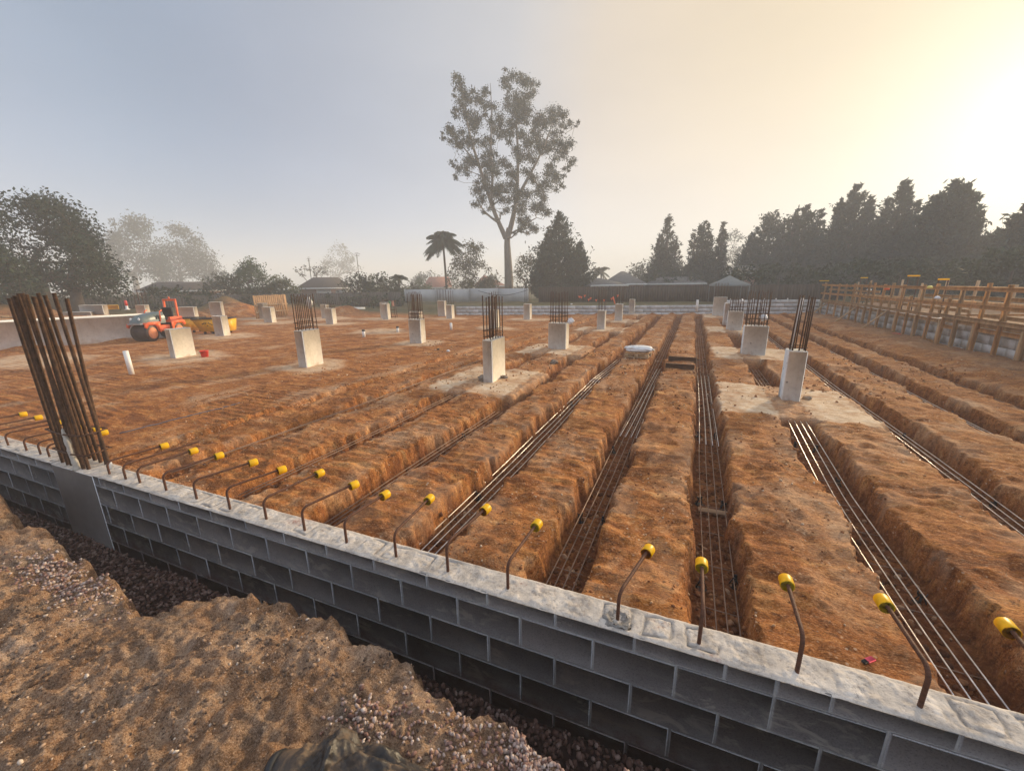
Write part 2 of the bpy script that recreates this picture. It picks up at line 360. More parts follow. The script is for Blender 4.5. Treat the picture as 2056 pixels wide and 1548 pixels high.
def soil(name):
    t = NT(name)
    big, mid, fine = t.noise(0.55, 5, .6), t.noise(3.2, 12, .76, (.6, 1.5, 1), .6), t.noise(26, 9, .78, (.6, 1.2, 1))
    a = t.ramp(mid, [(0.32, (.085, .025, .008)), (0.45, (.25, .074, .015)), (0.56, (.50, .185, .041)), (0.70, (.70, .375, .135))])
    b = t.ramp(mid, [(0.34, (.15, .050, .014)), (0.50, (.38, .132, .030)), (0.66, (.60, .315, .12))])
    col = t.mix(t.ramp(big, [(.40, 0.), (.62, 1.)]), a, b)
    col = t.mix(t.ramp(fine, [(.38, .8), (.5, 0.)]), col, (.085, .030, .012))
    col = t.mix(t.ramp(fine, [(.56, 0.), (.70, .65)]), col, (.66, .43, .25))
    dry = t.ramp(t.noise(1.15, 7, .65, (1.3, .8, 1), .4), [(.52, 0.), (.66, .55)]); col = t.mix(dry, col, t.ramp(fine, [(.35, (.44, .24, .115)), (.6, (.70, .48, .30))]))
    dmp = t.ramp(t.noise(.95, 6, .65, (.8, 1.2, 1), .5), [(.30, .6), (.44, 0.)]); col = t.mix(dmp, col, t.ramp(fine, [(.35, (.10, .033, .011)), (.65, (.30, .115, .036))]))
    spk = t.noise(95, 8, .8, (.7, 1.2, 1)); col = t.mix(t.ramp(spk, [(.40, .75), (.49, 0.)]), col, (.075, .026, .010)); col = t.mix(t.ramp(spk, [(.54, 0.), (.64, .6)]), col, (.70, .44, .24))
    rocks = t.n('ShaderNodeTexVoronoi'); rocks.inputs['Scale'].default_value = 24; t.l(t.tc.outputs['Object'], rocks.inputs['Vector'])
    rk = t.math('MULTIPLY', t.ramp(rocks.outputs['Distance'], [(.14, 1.), (.22, 0.)]), t.ramp(t.noise(2.6, 3), [(.5, 0.), (.64, .8)]))
    col = t.mix(rk, col, (.60, .46, .33))
    pale = t.math('MULTIPLY', t.attr('pale'), t.ramp(t.noise(2.4, 7, .7), [(.32, .25), (.55, 1.)]))
    col = t.mix(pale, col, t.ramp(t.noise(8, 6, .7), [(.3, (.48, .29, .16)), (.55, (.66, .50, .34)), (.75, (.74, .64, .52))]))
    floor_dark = t.math('MULTIPLY', t.attr('floor_dark'), t.ramp(t.noise(3.1, 5, .7), [(.3, .35), (.55, .95)]))
    col = t.mix(floor_dark, col, t.ramp(fine, [(.35, (.085, .026, .010)), (.55, (.20, .068, .024)), (.72, (.36, .17, .08))]))  # deep trench floors mixed towards a darker, redder brown
    grey = t.math('MULTIPLY', t.attr('grey'), t.ramp(t.noise(1.8, 6, .7), [(.28, .35), (.6, 1.)]))
    col = t.mix(grey, col, t.ramp(t.noise(9, 6, .7), [(.3, (.20, .12, .07)), (.7, (.42, .29, .18))]))
    col = t.mix(t.attr('grass'), col, t.ramp(t.noise(1.2, 7, .7), [(.35, (.045, .055, .018)), (.55, (.12, .095, .045)), (.7, (.20, .13, .07))]))
    t.bump(t.noise(9, 8, .7, (.7, 1.4, 1)), .75, .035); t.bump(t.noise(50, 6, .75), .9, .010)
    return t.done(col, .93, .18)
M_SOIL = soil('clay soil')
xs = axis_lines(-6.6, 5.0, .024, -400, 400, 1.045, 40)
vs = axis_lines(.10, 2.6, .020, .09, 60, 1.0105, .28)
vs = np.concatenate([vs[vs < 34], np.geomspace(34.3, 420, 30)])
GX, GV = np.meshgrid(xs, vs); GY = yw(np.clip(GX, -60, 60)) + GV
GZ, pd, scr, back, grey, rim = pad_height(GX, GY)
FLOOR_DARK = _floor_dark
far_out = sstep(-13.2, -14.5, GX) * sstep(18.5, 21.5, GY + .25 * (GX + 14)) + sstep(-26, -31, GX)
grid_object('ground', GX, GY, GZ, M_SOIL, dict(floor_dark=FLOOR_DARK, pale=np.clip(pd + .75 * scr + .22 * rim * (fbm(GX * 1.7, GY * 1.7, 3, 4) > .1), 0, 1), grey=grey, grass=np.clip(back + far_out, 0, 1)))['kind'] = 'structure'

# the bank the photo is taken from, and the gap between it and the wall
def bank_height(x, v):
    ed = np.interp(x, [-8, -4.9, -4.2, -3.6, -3.05, -2.75, -2.5, -2.02, -1.5, -1.1, -.34, 1], [-.47, -.50, -.57, -.65, -.64, -.68, -.50, -.42, -.43, -.46, -.52, -.53])
    ed = ed + .12 * fbm(x * 1.8, x * 0, 5, 13, .6) + .085 * fbm(x * 5, v * 5, 4, 15, .65)
    n1, n2, n3 = fbm(x * .9, v * .9, 4, 23), fbm(x * 4.5, v * 4.5, 4, 29, .6), fbm(x * 18, v * 18, 3, 35, .6)
    z = .07 * n1 + .040 * n2 + .026 * n3 + .012 * fbm(x * 45, v * 45, 2, 36) + .05 * np.maximum(fbm(x * 8, v * 8, 3, 44) - .1, 0)
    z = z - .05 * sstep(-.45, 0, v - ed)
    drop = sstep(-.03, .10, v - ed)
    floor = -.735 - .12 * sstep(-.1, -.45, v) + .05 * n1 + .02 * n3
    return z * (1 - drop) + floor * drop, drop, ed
def bank_mat():
    t = NT('bank soil')
    big, mid, fine = t.noise(1.3, 6, .62, None, .5), t.noise(7, 12, .78, None, .4), t.noise(48, 9, .78)
    a = t.ramp(mid, [(.30, (.15, .092, .060)), (.42, (.35, .20, .118)), (.55, (.56, .355, .225)), (.70, (.74, .55, .41))])
    b = t.ramp(mid, [(.30, (.16, .078, .040)), (.48, (.42, .225, .115)), (.66, (.66, .43, .27))])
    col = t.mix(t.ramp(big, [(.42, 0.), (.60, 1.)]), a, b)
    col = t.mix(t.ramp(t.noise(2.1, 5, .6), [(.53, 0.), (.66, .7)]), col, t.ramp(fine, [(.35, (.085, .068, .056)), (.62, (.30, .245, .20))]))
    col = t.mix(t.ramp(fine, [(.34, .6), (.5, 0.)]), col, (.055, .032, .020))
    col = t.mix(t.ramp(fine, [(.58, 0.), (.72, .6)]), col, (.60, .47, .36))
    dk = t.ramp(t.noise(2.4, 9, .7, (1, 1.4, 1), .7), [(.36, .75), (.50, 0.)]); col = t.mix(dk, col, t.ramp(fine, [(.35, (.085, .046, .027)), (.62, (.30, .175, .10))]))
    pl = t.ramp(t.noise(1.7, 8, .68, (1.2, .8, 1), .5), [(.54, 0.), (.66, .6)]); col = t.mix(pl, col, t.ramp(fine, [(.35, (.42, .26, .175)), (.6, (.78, .60, .47))]))
    spk = t.noise(150, 8, .8); col = t.mix(t.ramp(spk, [(.40, .8), (.49, 0.)]), col, (.06, .036, .022)); col = t.mix(t.ramp(spk, [(.54, 0.), (.63, .65)]), col, (.72, .58, .45))
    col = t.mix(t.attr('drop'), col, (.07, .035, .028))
    t.bump(t.noise(22, 8, .75), 1.0, .035); t.bump(fine, 1.0, .012)
    return t.done(col, .95, .15)
xb = axis_lines(-5.4, .7, .011, -70, 70, 1.09, 6)
vb = axis_lines(-1.75, .06, .011, -70, .065, 1.12, 6)
BX, BV = np.meshgrid(xb, vb); BZ, BD, _ = bank_height(BX, BV)
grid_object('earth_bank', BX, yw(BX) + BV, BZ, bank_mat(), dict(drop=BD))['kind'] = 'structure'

# loose stones: many thousands of small pieces
_p = (1 + 5 ** .5) / 2
ICO_V = np.array([(-1, _p, 0), (1, _p, 0), (-1, -_p, 0), (1, -_p, 0), (0, -1, _p), (0, 1, _p), (0, -1, -_p), (0, 1, -_p), (_p, 0, -1), (_p, 0, 1), (-_p, 0, -1), (-_p, 0, 1)]) / 1.902
ICO_F = np.array([(0,11,5), (0,5,1), (0,1,7), (0,7,10), (0,10,11), (1,5,9), (5,11,4), (11,10,2), (10,7,6), (7,1,8), (3,9,4), (3,4,2), (3,2,6), (3,6,8), (3,8,9), (4,9,5), (2,4,11), (6,2,10), (8,6,7), (9,8,1)])
def stones(name, P, size, mat, seed=1, flat=.65, label=None):
    rg = np.random.default_rng(seed); n = len(P)
    q = rg.normal(size=(n, 4)); q /= np.linalg.norm(q, axis=1)[:, None]; a, b, c, d = q.T
    Rm = np.stack([1 - 2 * (c * c + d * d), 2 * (b * c - a * d), 2 * (b * d + a * c), 2 * (b * c + a * d), 1 - 2 * (b * b + d * d), 2 * (c * d - a * b), 2 * (b * d - a * c), 2 * (c * d + a * b), 1 - 2 * (b * b + c * c)], 1).reshape(n, 3, 3)
    V = ICO_V[None] * (1 + .22 * rg.normal(size=(n, 12, 1)).clip(-1.5, 1.5)) * np.stack([np.ones(n), rg.uniform(.6, 1, n), rg.uniform(flat * .7, flat * 1.2, n)], 1)[:, None]
    V = np.einsum('nij,nkj->nki', Rm, V) * size[:, None, None] + P[:, None]
    F = (ICO_F[None] + (np.arange(n) * 12)[:, None, None]).reshape(-1, 3)
    mb = MB(); mb.add(V.reshape(-1, 3), F); o = mb.build(name, mat, smooth=False); o['kind'] = 'stuff'
    if label: o['label'] = label
    return o
def stone_mat(name, stops):
    t = NT(name); g = t.n('ShaderNodeNewGeometry'); col = t.ramp(g.outputs['Random Per Island'], stops)
    col = t.mix(t.ramp(t.noise(60, 4), [(.35, .45), (.6, 0.)]), col, (.10, .06, .045))
    return t.done(col, .85, .25)
rg = np.random.default_rng(5)
def surf(x, v): return bank_height(x, v)[0]
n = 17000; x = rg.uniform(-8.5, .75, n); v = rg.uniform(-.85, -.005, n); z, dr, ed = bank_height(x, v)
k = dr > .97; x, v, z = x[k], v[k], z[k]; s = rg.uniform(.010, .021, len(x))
stones('trench_gravel', np.stack([x, yw(x) + v, z + s * rg.uniform(0, 1.1, len(x))], 1), s, stone_mat('gap gravel', [(0, (.065, .028, .020)), (.35, (.125, .060, .044)), (.7, (.20, .105, .080)), (1, (.34, .23, .19))]), 2, .7)  # brownish gravel, darkened further so its colour carries the shade of the gap
def blob(cx, cy, sx, sy, n):
    return np.stack([rg.normal(cx, sx, n), rg.normal(cy, sy, n)], 1)
c1 = w(985, 1500); c2 = w(130, 1150); c3 = w(745, 1455)
pts = np.concatenate([np.stack([rg.uniform(-.85, .0, 5200), rg.uniform(.72, 1.25, 5200)], 1), blob(c2[0], c2[1], .28, .07, 800), blob(c3[0], c3[1], .10, .09, 240), blob(-.62, .98, .16, .08, 260)])
x, v = pts[:, 0], pts[:, 1] - yw(pts[:, 0])
pile = (pts[:, 0] > -.52 + .5 * (1.05 - pts[:, 1]) + .10 * fbm(pts[:, 0] * 5, pts[:, 1] * 5, 3, 8)) | (np.arange(len(pts)) >= 5200)
z, dr, ed = bank_height(x, v); k = (dr < .35) & pile; x, v, z = x[k], v[k], z[k]; s = rg.uniform(.006, .0125, len(x))
stones('gravel', np.stack([x, yw(x) + v, z + s * rg.uniform(.1, 1.2, len(x))], 1), s, stone_mat('pink gravel', [(0, (.14, .07, .055)), (.25, (.27, .155, .125)), (.5, (.36, .245, .21)), (.75, (.44, .335, .29)), (1, (.62, .52, .46))]), 3, .75)
n = 15000; x = rg.uniform(-5.2, .4, n); v = rg.uniform(-1.75, -.4, n); dn = fbm(x * 1.6, v * 1.6, 3, 66) + .35 * (rg.random(n) - .5); z, dr, ed = bank_height(x, v)
k = (dr < .2) & (dn > .02); x, v, z = x[k], v[k], z[k]; s = .0022 + .010 * rg.random(len(x)) ** 3.0
stones('pebbles', np.stack([x, yw(x) + v, z + s * .25], 1), s, stone_mat('pebbles', [(0, (.06, .045, .035)), (.45, (.22, .14, .09)), (.86, (.42, .29, .20)), (1, (.72, .62, .52))]), 4, .6)
n = 420; x = rg.uniform(-5.2, .4, n); v = rg.uniform(-1.7, -.5, n); z, dr, ed = bank_height(x, v); k = dr < .2; x, v, z = x[k], v[k], z[k]; s = .008 + .026 * rg.random(len(x)) ** 3.2
stones('clods', np.stack([x, yw(x) + v, z - s * .05], 1), s, bank_mat(), 6, .55)
n = 12000; x = rg.uniform(-7.5, 5.2, n); y = yw(x) + .25 + 9 * rg.random(n) ** 1.6; z = pad_height(x, y)[0]; s = .004 + .018 * rg.random(n) ** 3 * np.clip(y / 5, .6, 1.6)
k = fbm(x * .9, y * .9, 3, 19) + .3 * (rg.random(n) - .5) > -.05
P_ = []
for c_, hw_, dp_ in TR:
    m_ = 900; xx = c_ + hw_ * .8 * rg.uniform(-1, 1, m_); yy = yw(xx) + .3 + 9.5 * rg.random(m_) ** 1.7; zz = pad_height(xx, yy)[0]; q_ = zz < -.07; P_.append(np.stack([xx, yy, zz], 1)[q_])
P_ = np.concatenate(P_); s_ = .006 + .026 * rg.random(len(P_)) ** 2.2; P_[:, 2] += s_ * .15
stones('trench_clods', P_, s_, stone_mat('dark clods', [(0, (.10, .034, .012)), (.5, (.22, .085, .030)), (.85, (.34, .16, .07)), (1, (.5, .32, .19))]), 8, .6)
stones('soil_crumbs', np.stack([x, y, z + s * .2], 1)[k], s[k], stone_mat('soil crumbs', [(0, (.20, .07, .024)), (.5, (.40, .17, .06)), (.85, (.52, .29, .13)), (1, (.66, .5, .35))]), 7, .7)
# ---------------------------------------------------------------- materials of the built things
def concrete(name, c, rough=.85):
    t = NT(name)
    f = t.noise(2.2, 7, .68); g = t.noise(18, 5, .7)
    col = t.ramp(f, [(.3, tuple(q * .78 for q in c)), (.55, c), (.75, tuple(min(1, q * 1.15) for q in c))])
    col = t.mix(t.ramp(g, [(.3, .35), (.45, 0.)]), col, tuple(q * .62 for q in c))
    gm = t.n('ShaderNodeSeparateXYZ'); t.l(t.tc.outputs['Object'], gm.inputs[0])
    splash = t.math('ADD', gm.outputs[2], t.math('MULTIPLY', t.noise(5, 5), .5))
    col = t.mix(t.ramp(splash, [(.16, .7), (.40, 0.)]), col, (.42, .22, .095))      # mud splashed up from the ground
    pits = t.n('ShaderNodeTexVoronoi'); pits.inputs['Scale'].default_value = 16; t.l(t.tc.outputs['Object'], pits.inputs['Vector'])
    col = t.mix(t.ramp(pits.outputs['Distance'], [(.05, .7), (.09, 0.)]), col, tuple(q * .45 for q in c))
    hol = t.n('ShaderNodeTexVoronoi'); hol.inputs['Scale'].default_value = 4.2; t.l(t.tc.outputs['Object'], hol.inputs['Vector'])
    col = t.mix(t.ramp(hol.outputs['Distance'], [(.055, .8), (.075, 0.)]), col, tuple(q * .3 for q in c))
    st = t.noise(3.2, 6, .7, (3, 3, .35)); col = t.mix(t.ramp(st, [(.56, 0.), (.72, .4)]), col, tuple(q * f_ for q, f_ in zip(c, (.62, .52, .42))))
    t.bump(g, .25, .004)
    return t.done(col, rough, .3)
M_CONC = concrete('cast concrete', (.74, .72, .68))
M_PIER = plain('smooth grey concrete', (.78, .77, .76), .7, .10, 4, .08)
M_RUST = plain('rusty steel', (.085, .040, .022), .75, .55, 30, .4, .2)
M_BARB = plain('dark ribbed steel', (.080, .040, .021), .7, .55, 26, .5, .25)
M_DOWEL = plain('rusted dowel steel', (.105, .043, .023), .7, .45, 40, .35, .15)
M_WIRE = plain('bright mesh wire', (.74, .68, .62), .36, .35, 14, 0, .7, .5)
M_WIRED = plain('dull mesh wire', (.26, .17, .12), .5, .4, 9, 0, .5, .5)
M_YEL = plain('yellow plastic', (1.0, .66, .008), .42, .10, 20, .05, 0, .5)
M_BLK = plain('black plastic', (.012, .012, .014), .45, .2, 20, .05, 0, .5)
M_WHITE = plain('white pvc', (.74, .72, .68), .5, .08, 10, .05)
M_BAG = plain('white plastic sheet', (.70, .69, .68), .5, .12, 12, .6)
M_TIMBER = plain('orange formply timber', (.56, .32, .15), .75, .35, 7, .25, 0, .25, (1, 1, .25))
M_TIMB2 = plain('weathered timber', (.46, .31, .18), .8, .35, 7, .3, 0, .2, (1, 1, .25))
M_TIMBR = plain('planed pine', (.50, .27, .12), .7, .3, 8, .2, 0, .25)

# ---------------------------------------------------------------- the near block wall
def block_mats():
    t = NT('grey concrete block'); tone = t.attr('tone')
    f, g = t.noise(2.6, 6, .65), t.noise(120, 6, .8)
    col = t.ramp(f, [(.3, (.29, .285, .293)), (.55, (.39, .382, .388)), (.75, (.48, .47, .465))])
    hs = t.n('ShaderNodeHueSaturation'); t.l(col, hs.inputs['Color']); t.l(t.math('ADD', t.math('MULTIPLY', tone, .55), .70), hs.inputs['Value']); col = hs.outputs[0]
    col = t.mix(t.ramp(g, [(.34, .55), (.5, 0.)]), col, (.09, .09, .095)); col = t.mix(t.ramp(g, [(.56, 0.), (.72, .45)]), col, (.50, .495, .49))
    sm = t.math('MULTIPLY', t.ramp(t.noise(5.5, 6, .7, (1, 1, 2.2), .8), [(.52, 0.), (.60, .9)]), t.ramp(t.noise(1.9, 3), [(.42, 0.), (.54, 1.)]))
    col = t.mix(sm, col, (.50, .485, .455))
    gm = t.n('ShaderNodeSeparateXYZ'); t.l(t.tc.outputs['Object'], gm.inputs[0])
    low = t.math('ADD', gm.outputs[2], t.math('MULTIPLY', t.noise(7, 5), .35)); col = t.mix(t.ramp(t.math('ADD', low, .5), [(-.0, .7), (.14, 0.)]), col, (.16, .075, .055))
    t.bump(g, .7, .003); t.bump(f, .2, .01)
    blk = t.done(col, .92, .2)
    t = NT('mortar'); f = t.noise(14, 6, .7)
    col = t.ramp(f, [(.3, (.22, .215, .21)), (.6, (.31, .30, .29)), (.8, (.41, .395, .38))]); t.bump(f, .8, .008)
    mor = t.done(col, .95, .15)
    t = NT('rough grout top'); f, g = t.noise(9, 8, .72), t.noise(60, 5, .7)
    col = t.ramp(f, [(.32, (.27, .235, .205)), (.48, (.52, .46, .40)), (.64, (.70, .63, .555))])
    col = t.mix(t.ramp(g, [(.33, .7), (.47, 0.)]), col, (.20, .165, .14))
    col = t.mix(t.math('MULTIPLY', t.attr('groove'), .75), col, (.13, .105, .09))
    col = t.mix(t.math('MULTIPLY', t.attr('web'), .25), col, (.44, .40, .36))
    col = t.mix(t.math('MULTIPLY', t.ramp(t.noise(3.3, 5, .6), [(.60, 0.), (.70, .8)]), t.ramp(g, [(.42, 1.), (.58, .2)])), col, (.30, .12, .085))
    t.bump(f, .6, .012); t.bump(g, .8, .004)
    return blk, mor, t.done(col, .93, .2)
M_BLOCK, M_MORTAR, M_TOP = block_mats()
U0, U1, TOPZ = -10.0, 8.0, 0.07
WR = np.array([[.99924, -.03909, 0], [.03909, .99924, 0], [0, 0, 1]])
wall = empty('block_wall', (0, 0, 0), 0, 'long low grey concrete block wall with pale grouted top across the foreground', 'wall')
mb = MB(); rr = random.Random(3); PIER = (-3.26, -2.50)
beds = [TOPZ, -.027, -.227, -.427, -.627, -.827]
for r in range(5):
    zt, zb = beds[r] - (.004 if r else 0), beds[r + 1] + .004
    off = 0.0 if r % 2 == 0 else 0.2
    us = list(np.arange(round(U0 / .4) * .4 + off, U1, .4))
    for u in us:
        cuts = [(u, u + .4)]
        if r == 0 and abs(u - 2.8) < .01: cuts = [(u, u + .2), (u + .2, u + .4)]
        for a, b in cuts:
            if b > PIER[0] and a < PIER[1]:
                if a < PIER[0] - .06: b = PIER[0] + .002
                elif b > PIER[1] + .06: a = PIER[1] - .002
                else: continue
            L = b - a - .0075 - rr.uniform(-.003, .004); hh = zt - zb - (.004 if r == 0 else 0)
            c = wall_pt((a + b) / 2 + rr.uniform(-.001, .001), .09 + rr.uniform(-.0012, .0012), (zt - (.004 if r == 0 else 0) + zb) / 2)
            mb.box(c, (L, .181, hh), rot=WR, bev=.0045, a=rr.uniform(.1, 1))
mb.build('blocks', M_BLOCK, wall)
mb = MB()
for a, b in ((U0, PIER[0] - .003), (PIER[1] + .003, U1)):
    mb.box(wall_pt((a + b) / 2, .095, (-.95 + TOPZ - .012) / 2), (b - a, .178, .95 + TOPZ - .012), rot=WR)
mb.build('mortar', M_MORTAR, wall)
def wall_top(a, b):
    us = np.arange(a, b + .004, .008); vv = np.concatenate([[0.0005], np.arange(.006, .187, .008), [.1895]])
    U, V = np.meshgrid(us, vv)
    k = np.mod(U, .4); core = np.abs(np.mod(k, .2) - .1); du, dv = .068 - core, .062 - np.abs(V - .095)
    q = np.minimum(du, dv) + .022 * fbm(U * 9, V * 9, 3, 3)
    inn = sstep(-.004, .006, q); gr = np.exp(-(q / .006) ** 2) * sstep(.02, .16, fbm(U * 2.4, V * 5, 3, 8) - .02)
    jt = np.exp(-(np.minimum(k, .4 - k) / .010) ** 2)
    rough = fbm(U * 26, V * 26, 4, 5, .65); big = fbm(U * 7, V * 7, 3, 6)
    z = TOPZ + .0015 + inn * (.007 * rough + .006 * big + .002) + (1 - inn) * .0025 * rough - .008 * gr + .003 * jt * rough
    edge = np.minimum(V, .19 - V); z = z - sstep(.016, 0, edge) * (.004 + .010 * np.maximum(fbm(U * 11, V * 3, 3, 12), 0))
    z[0] = np.minimum(z[0], TOPZ - .004); z[-1] -= .03
    X = WX0 + U * .99924 - V * WA; Y = WY0 + U * .03909 + V * .99924 + 0
    Y[0] -= .0025 + .004 * fbm(us * 14, us * 0, 3, 9)
    grid_object('grouted_top', X, Y, z, M_TOP, dict(groove=np.clip(gr, 0, 1), web=1 - inn), wall)
wall_top(U0, PIER[0] - .004); wall_top(PIER[1] + .004, U1)

# the pier in the wall, with its tall cage of bars
def rib_bar(L, r, pitch=.014, n=8):
    """a deformed bar standing on the origin"""
    zz, rad = [], []
    k = max(2, int(L / pitch))
    for i in range(k):
        z = L * i / k; zz += [z, z + pitch * .35, z + pitch * .5, z + pitch * .8]; rad += [r * .93, r * .93, r * 1.09, r * 1.09]
    zz.append(L); rad.append(r * .95)
    return np.stack([np.zeros(len(zz)), np.zeros(len(zz)), zz], 1), np.array(rad)
pier = empty('wall_pier', tuple(wall_pt((PIER[0] + PIER[1]) / 2, .11, 0)), math.atan(WA), 'smooth grey concrete pier in the block wall carrying a tall cage of ribbed bars', 'pier')
mb = MB(); mb.box((0, .0, -.44), (PIER[1] - PIER[0], .226, 1.0), bev=.004); mb.build('shaft', M_PIER, pier)
mb = MB(); gx, gy = np.meshgrid(np.linspace(-.378, .378, 60), np.linspace(-.111, .111, 20)); 
gz = .0612 + .012 * np.abs(fbm(gx * 12, gy * 12, 4, 4)) * sstep(.11, .08, np.abs(gy)); grid_object('rough_top', gx, gy, gz, M_TOP, dict(groove=gx * 0, web=gx * 0), pier)
pth, rad = rib_bar(1.67, .0150)
mbb = MB(); mbb.tube(pth, rad, 9); barme = mbb.mesh('starter_bar', True); barme.materials.append(M_BARB)
CB = [(-.31, -.05), (-.245, -.03), (-.18, -.06), (-.12, -.055), (-.06, -.03), (-.005, -.065), (.055, -.04), (.11, -.06), (.165, -.045), (-.27, .085), (-.16, .09), (-.05, .09), (.07, .085), (.18, .08), (.29, .06)]
for i, (bx, by) in enumerate(CB):
    o = bpy.data.objects.new('starter_bar', barme); COL.objects.link(o); o.parent = pier
    o.location = (bx, by, .05); t_ = -.07 + .05 * rr.random() ; o.rotation_euler = (rr.uniform(-.02, .03), -.018 + rr.uniform(-.012, .012), rr.uniform(0, 6)); o.scale = (1, 1, .97 + .04 * rr.random())
for zz_, e in ((.23, .02), (.43, .0)):
    mb = MB(); x0, x1, y0, y1 = -.33 + e, .31 - e, -.09, .11
    P = [(x0, y0, zz_), (x0 + .3, y0 - .006, zz_ - .012), (x1, y0, zz_ + .01), (x1 + .012, 0, zz_ + .012), (x1, y1, zz_ + .02), (0, y1 + .005, zz_), (x0, y1, zz_ + .005), (x0 - .012, 0, zz_), (x0, y0, zz_)]
    mb.tube(P, .0075, 7); mb.build('tie', M_RUST, pier, True)
mb = MB(); zs = np.linspace(0, .42, 22); rd = np.interp(zs, [0, .05, .3, .40, .42], [.036, .026, .022, .012, .003]) * (1 + .12 * np.array([rr.uniform(-1, 1) for _ in zs]))
mb.tube(np.stack([.055 - .12 * zs + .006 * np.sin(zs * 30), -.085 + 0 * zs, .06 + zs], 1), rd, 9); mb.build('mortar_coated_bar', plain('dried mortar', (.46, .42, .37), .95, .2, 30, .8), pier, True)
mb = MB(); mb.lathe([(.014, 0), (.014, .07), (.008, .085), (0.001, .09)], (.395, .03, .06), 10); mb.build('white_spacer', M_WHITE, pier, True)

# bent dowels along the wall top
def dowel_mesh(hz, dx, dy, r=.0090):
    P = [(0, 0, -.01), (0, 0, hz - .05)]
    for k in range(1, 7):
        a_ = k / 6 * math.pi / 2; q = .05 * (1 - math.cos(a_)); P.append((dx / max(dy, .01) * q, q, hz - .05 + .05 * math.sin(a_)))
    P.append((dx, dy, hz)); P = np.array(P)
    # resample so the ribs can show
    s_ = np.concatenate([[0], np.cumsum(np.linalg.norm(np.diff(P, axis=0), axis=1))]); t_ = np.arange(0, s_[-1], .0035)
    Q = np.stack([np.interp(t_, s_, P[:, i]) for i in range(3)], 1); rad = r * np.where(np.arange(len(t_)) % 3 == 0, 1.10, .97)
    mb = MB(); mb.tube(Q, rad, 8); return mb, Q[-1], Q[-1] - Q[-6]
def glow_through(m_, c, f_):
    n_ = m_.node_tree; tl = n_.nodes.new('ShaderNodeBsdfTranslucent'); tl.inputs[0].default_value = (*c, 1); mx = n_.nodes.new('ShaderNodeMixShader'); mx.inputs[0].default_value = f_
    n_.links.new(n_.nodes['Principled BSDF'].outputs[0], mx.inputs[1]); n_.links.new(tl.outputs[0], mx.inputs[2]); n_.links.new(mx.outputs[0], n_.nodes['Material Output'].inputs[0])
glow_through(M_YEL, (1.0, .66, .008), .5)
capm = MB(); capm.lathe([(.0315, .0), (.0325, .002), (.0320, .060), (.028, .066), (.0005, .066), (.0005, .042), (.0275, .042), (.0285, .0), (.0315, .0)], n=20); CAPME = capm.mesh('cap', True); CAPME.materials.append(M_YEL)
DW = [(3.90, .02, .40, .255, 1), (3.502, -.02, .38, .256, 1), (3.084, 0, .37, .26, 1), (2.689, 0, .35, .266, 1), (2.309, .10, .41, .238, 1), (1.70, .02, .42, .242, 1), (1.307, .04, .43, .268, 1), (.925, -.04, .44, .245, 1),
      (.517, .02, .38, .242, 1), (.132, .08, .41, .249, 1), (-.256, .03, .48, .24, 1), (-.663, .10, .40, .252, 1), (-1.071, .11, .43, .241, 1), (-1.481, .05, .43, .234, 1), (-1.866, .03, .44, .216, 1), (-2.09, .03, .62, .21, 0), (-2.354, .04, .44, .20, 1),
      (-3.475, .05, .44, .20, 1), (-3.66, .05, .46, .21, 1), (-3.97, .05, .44, .21, 1), (-4.40, .05, .44, .21, 1), (-4.62, .04, .44, .21, 1), (-4.95, .04, .44, .21, 1), (-5.35, .04, .44, .21, 1)]
ORD = 'first second third fourth fifth sixth seventh eighth ninth tenth eleventh twelfth thirteenth fourteenth fifteenth sixteenth seventeenth eighteenth nineteenth twentieth'.split()
for i, (u, dx, dy, hz_, cp) in enumerate(DW):
    if u > PIER[1]:
        n_ = i; lab = ('rusty bent dowel with yellow cap, ' if cp else 'rusty bent dowel without a cap, ') + ORD[n_] + ' from the near right end of the wall'
        if i == 4: lab = 'bent dowel with yellow cap in a broken hole in the wall top, lower shank pale'
    else:
        n_ = i - 17; lab = 'rusty bent dowel with yellow cap left of the pier, ' + ORD[n_] + ' one counted from the pier'
    d = empty('dowel', tuple(wall_pt(u, .067, TOPZ)), 0, lab, 'dowel bar', 'bent dowels with yellow caps along the block wall')
    mb, e, dr = dowel_mesh(hz_ - TOPZ, dx, dy); mb.build('bar', M_DOWEL, d, True)
    if cp:
        c = bpy.data.objects.new('cap', CAPME); COL.objects.link(c); c.parent = d
        dv = Vector(dr).normalized(); c.rotation_euler = dv.to_track_quat('Z', 'Y').to_euler(); c.location = Vector(e) - dv * .036 + Vector((0, 0, -.008))
# the broken hole round one dowel
hp = wall_pt(2.309, .067, TOPZ + .006); mb = MB(); an = np.linspace(0, 2 * math.pi, 25)[:-1]
for rad_, z_ in ((.062, .004), (.050, .012), (.040, .006), (.030, -.004), (.003, -.006)):
    pass
ring = []
for rad_, z_ in ((.066, -.003), (.055, .010), (.044, .007), (.033, -.001), (.012, -.003)):
    q = rad_ * (1 + .22 * np.array([rr.uniform(-1, 1) for _ in an])); ring.append(np.stack([hp[0] + q * np.cos(an), hp[1] + q * np.sin(an) * .9, hp[2] + z_ + .004 * np.array([rr.uniform(-1, 1) for _ in an])], 1))
F = [[i * 24 + k, i * 24 + (k + 1) % 24, (i + 1) * 24 + (k + 1) % 24, (i + 1) * 24 + k] for i in range(4) for k in range(24)]
mb.add(np.concatenate(ring), F); mb.build('broken_hole', plain('broken grout', (.24, .22, .20), .95, .5, 40, .8), wall)

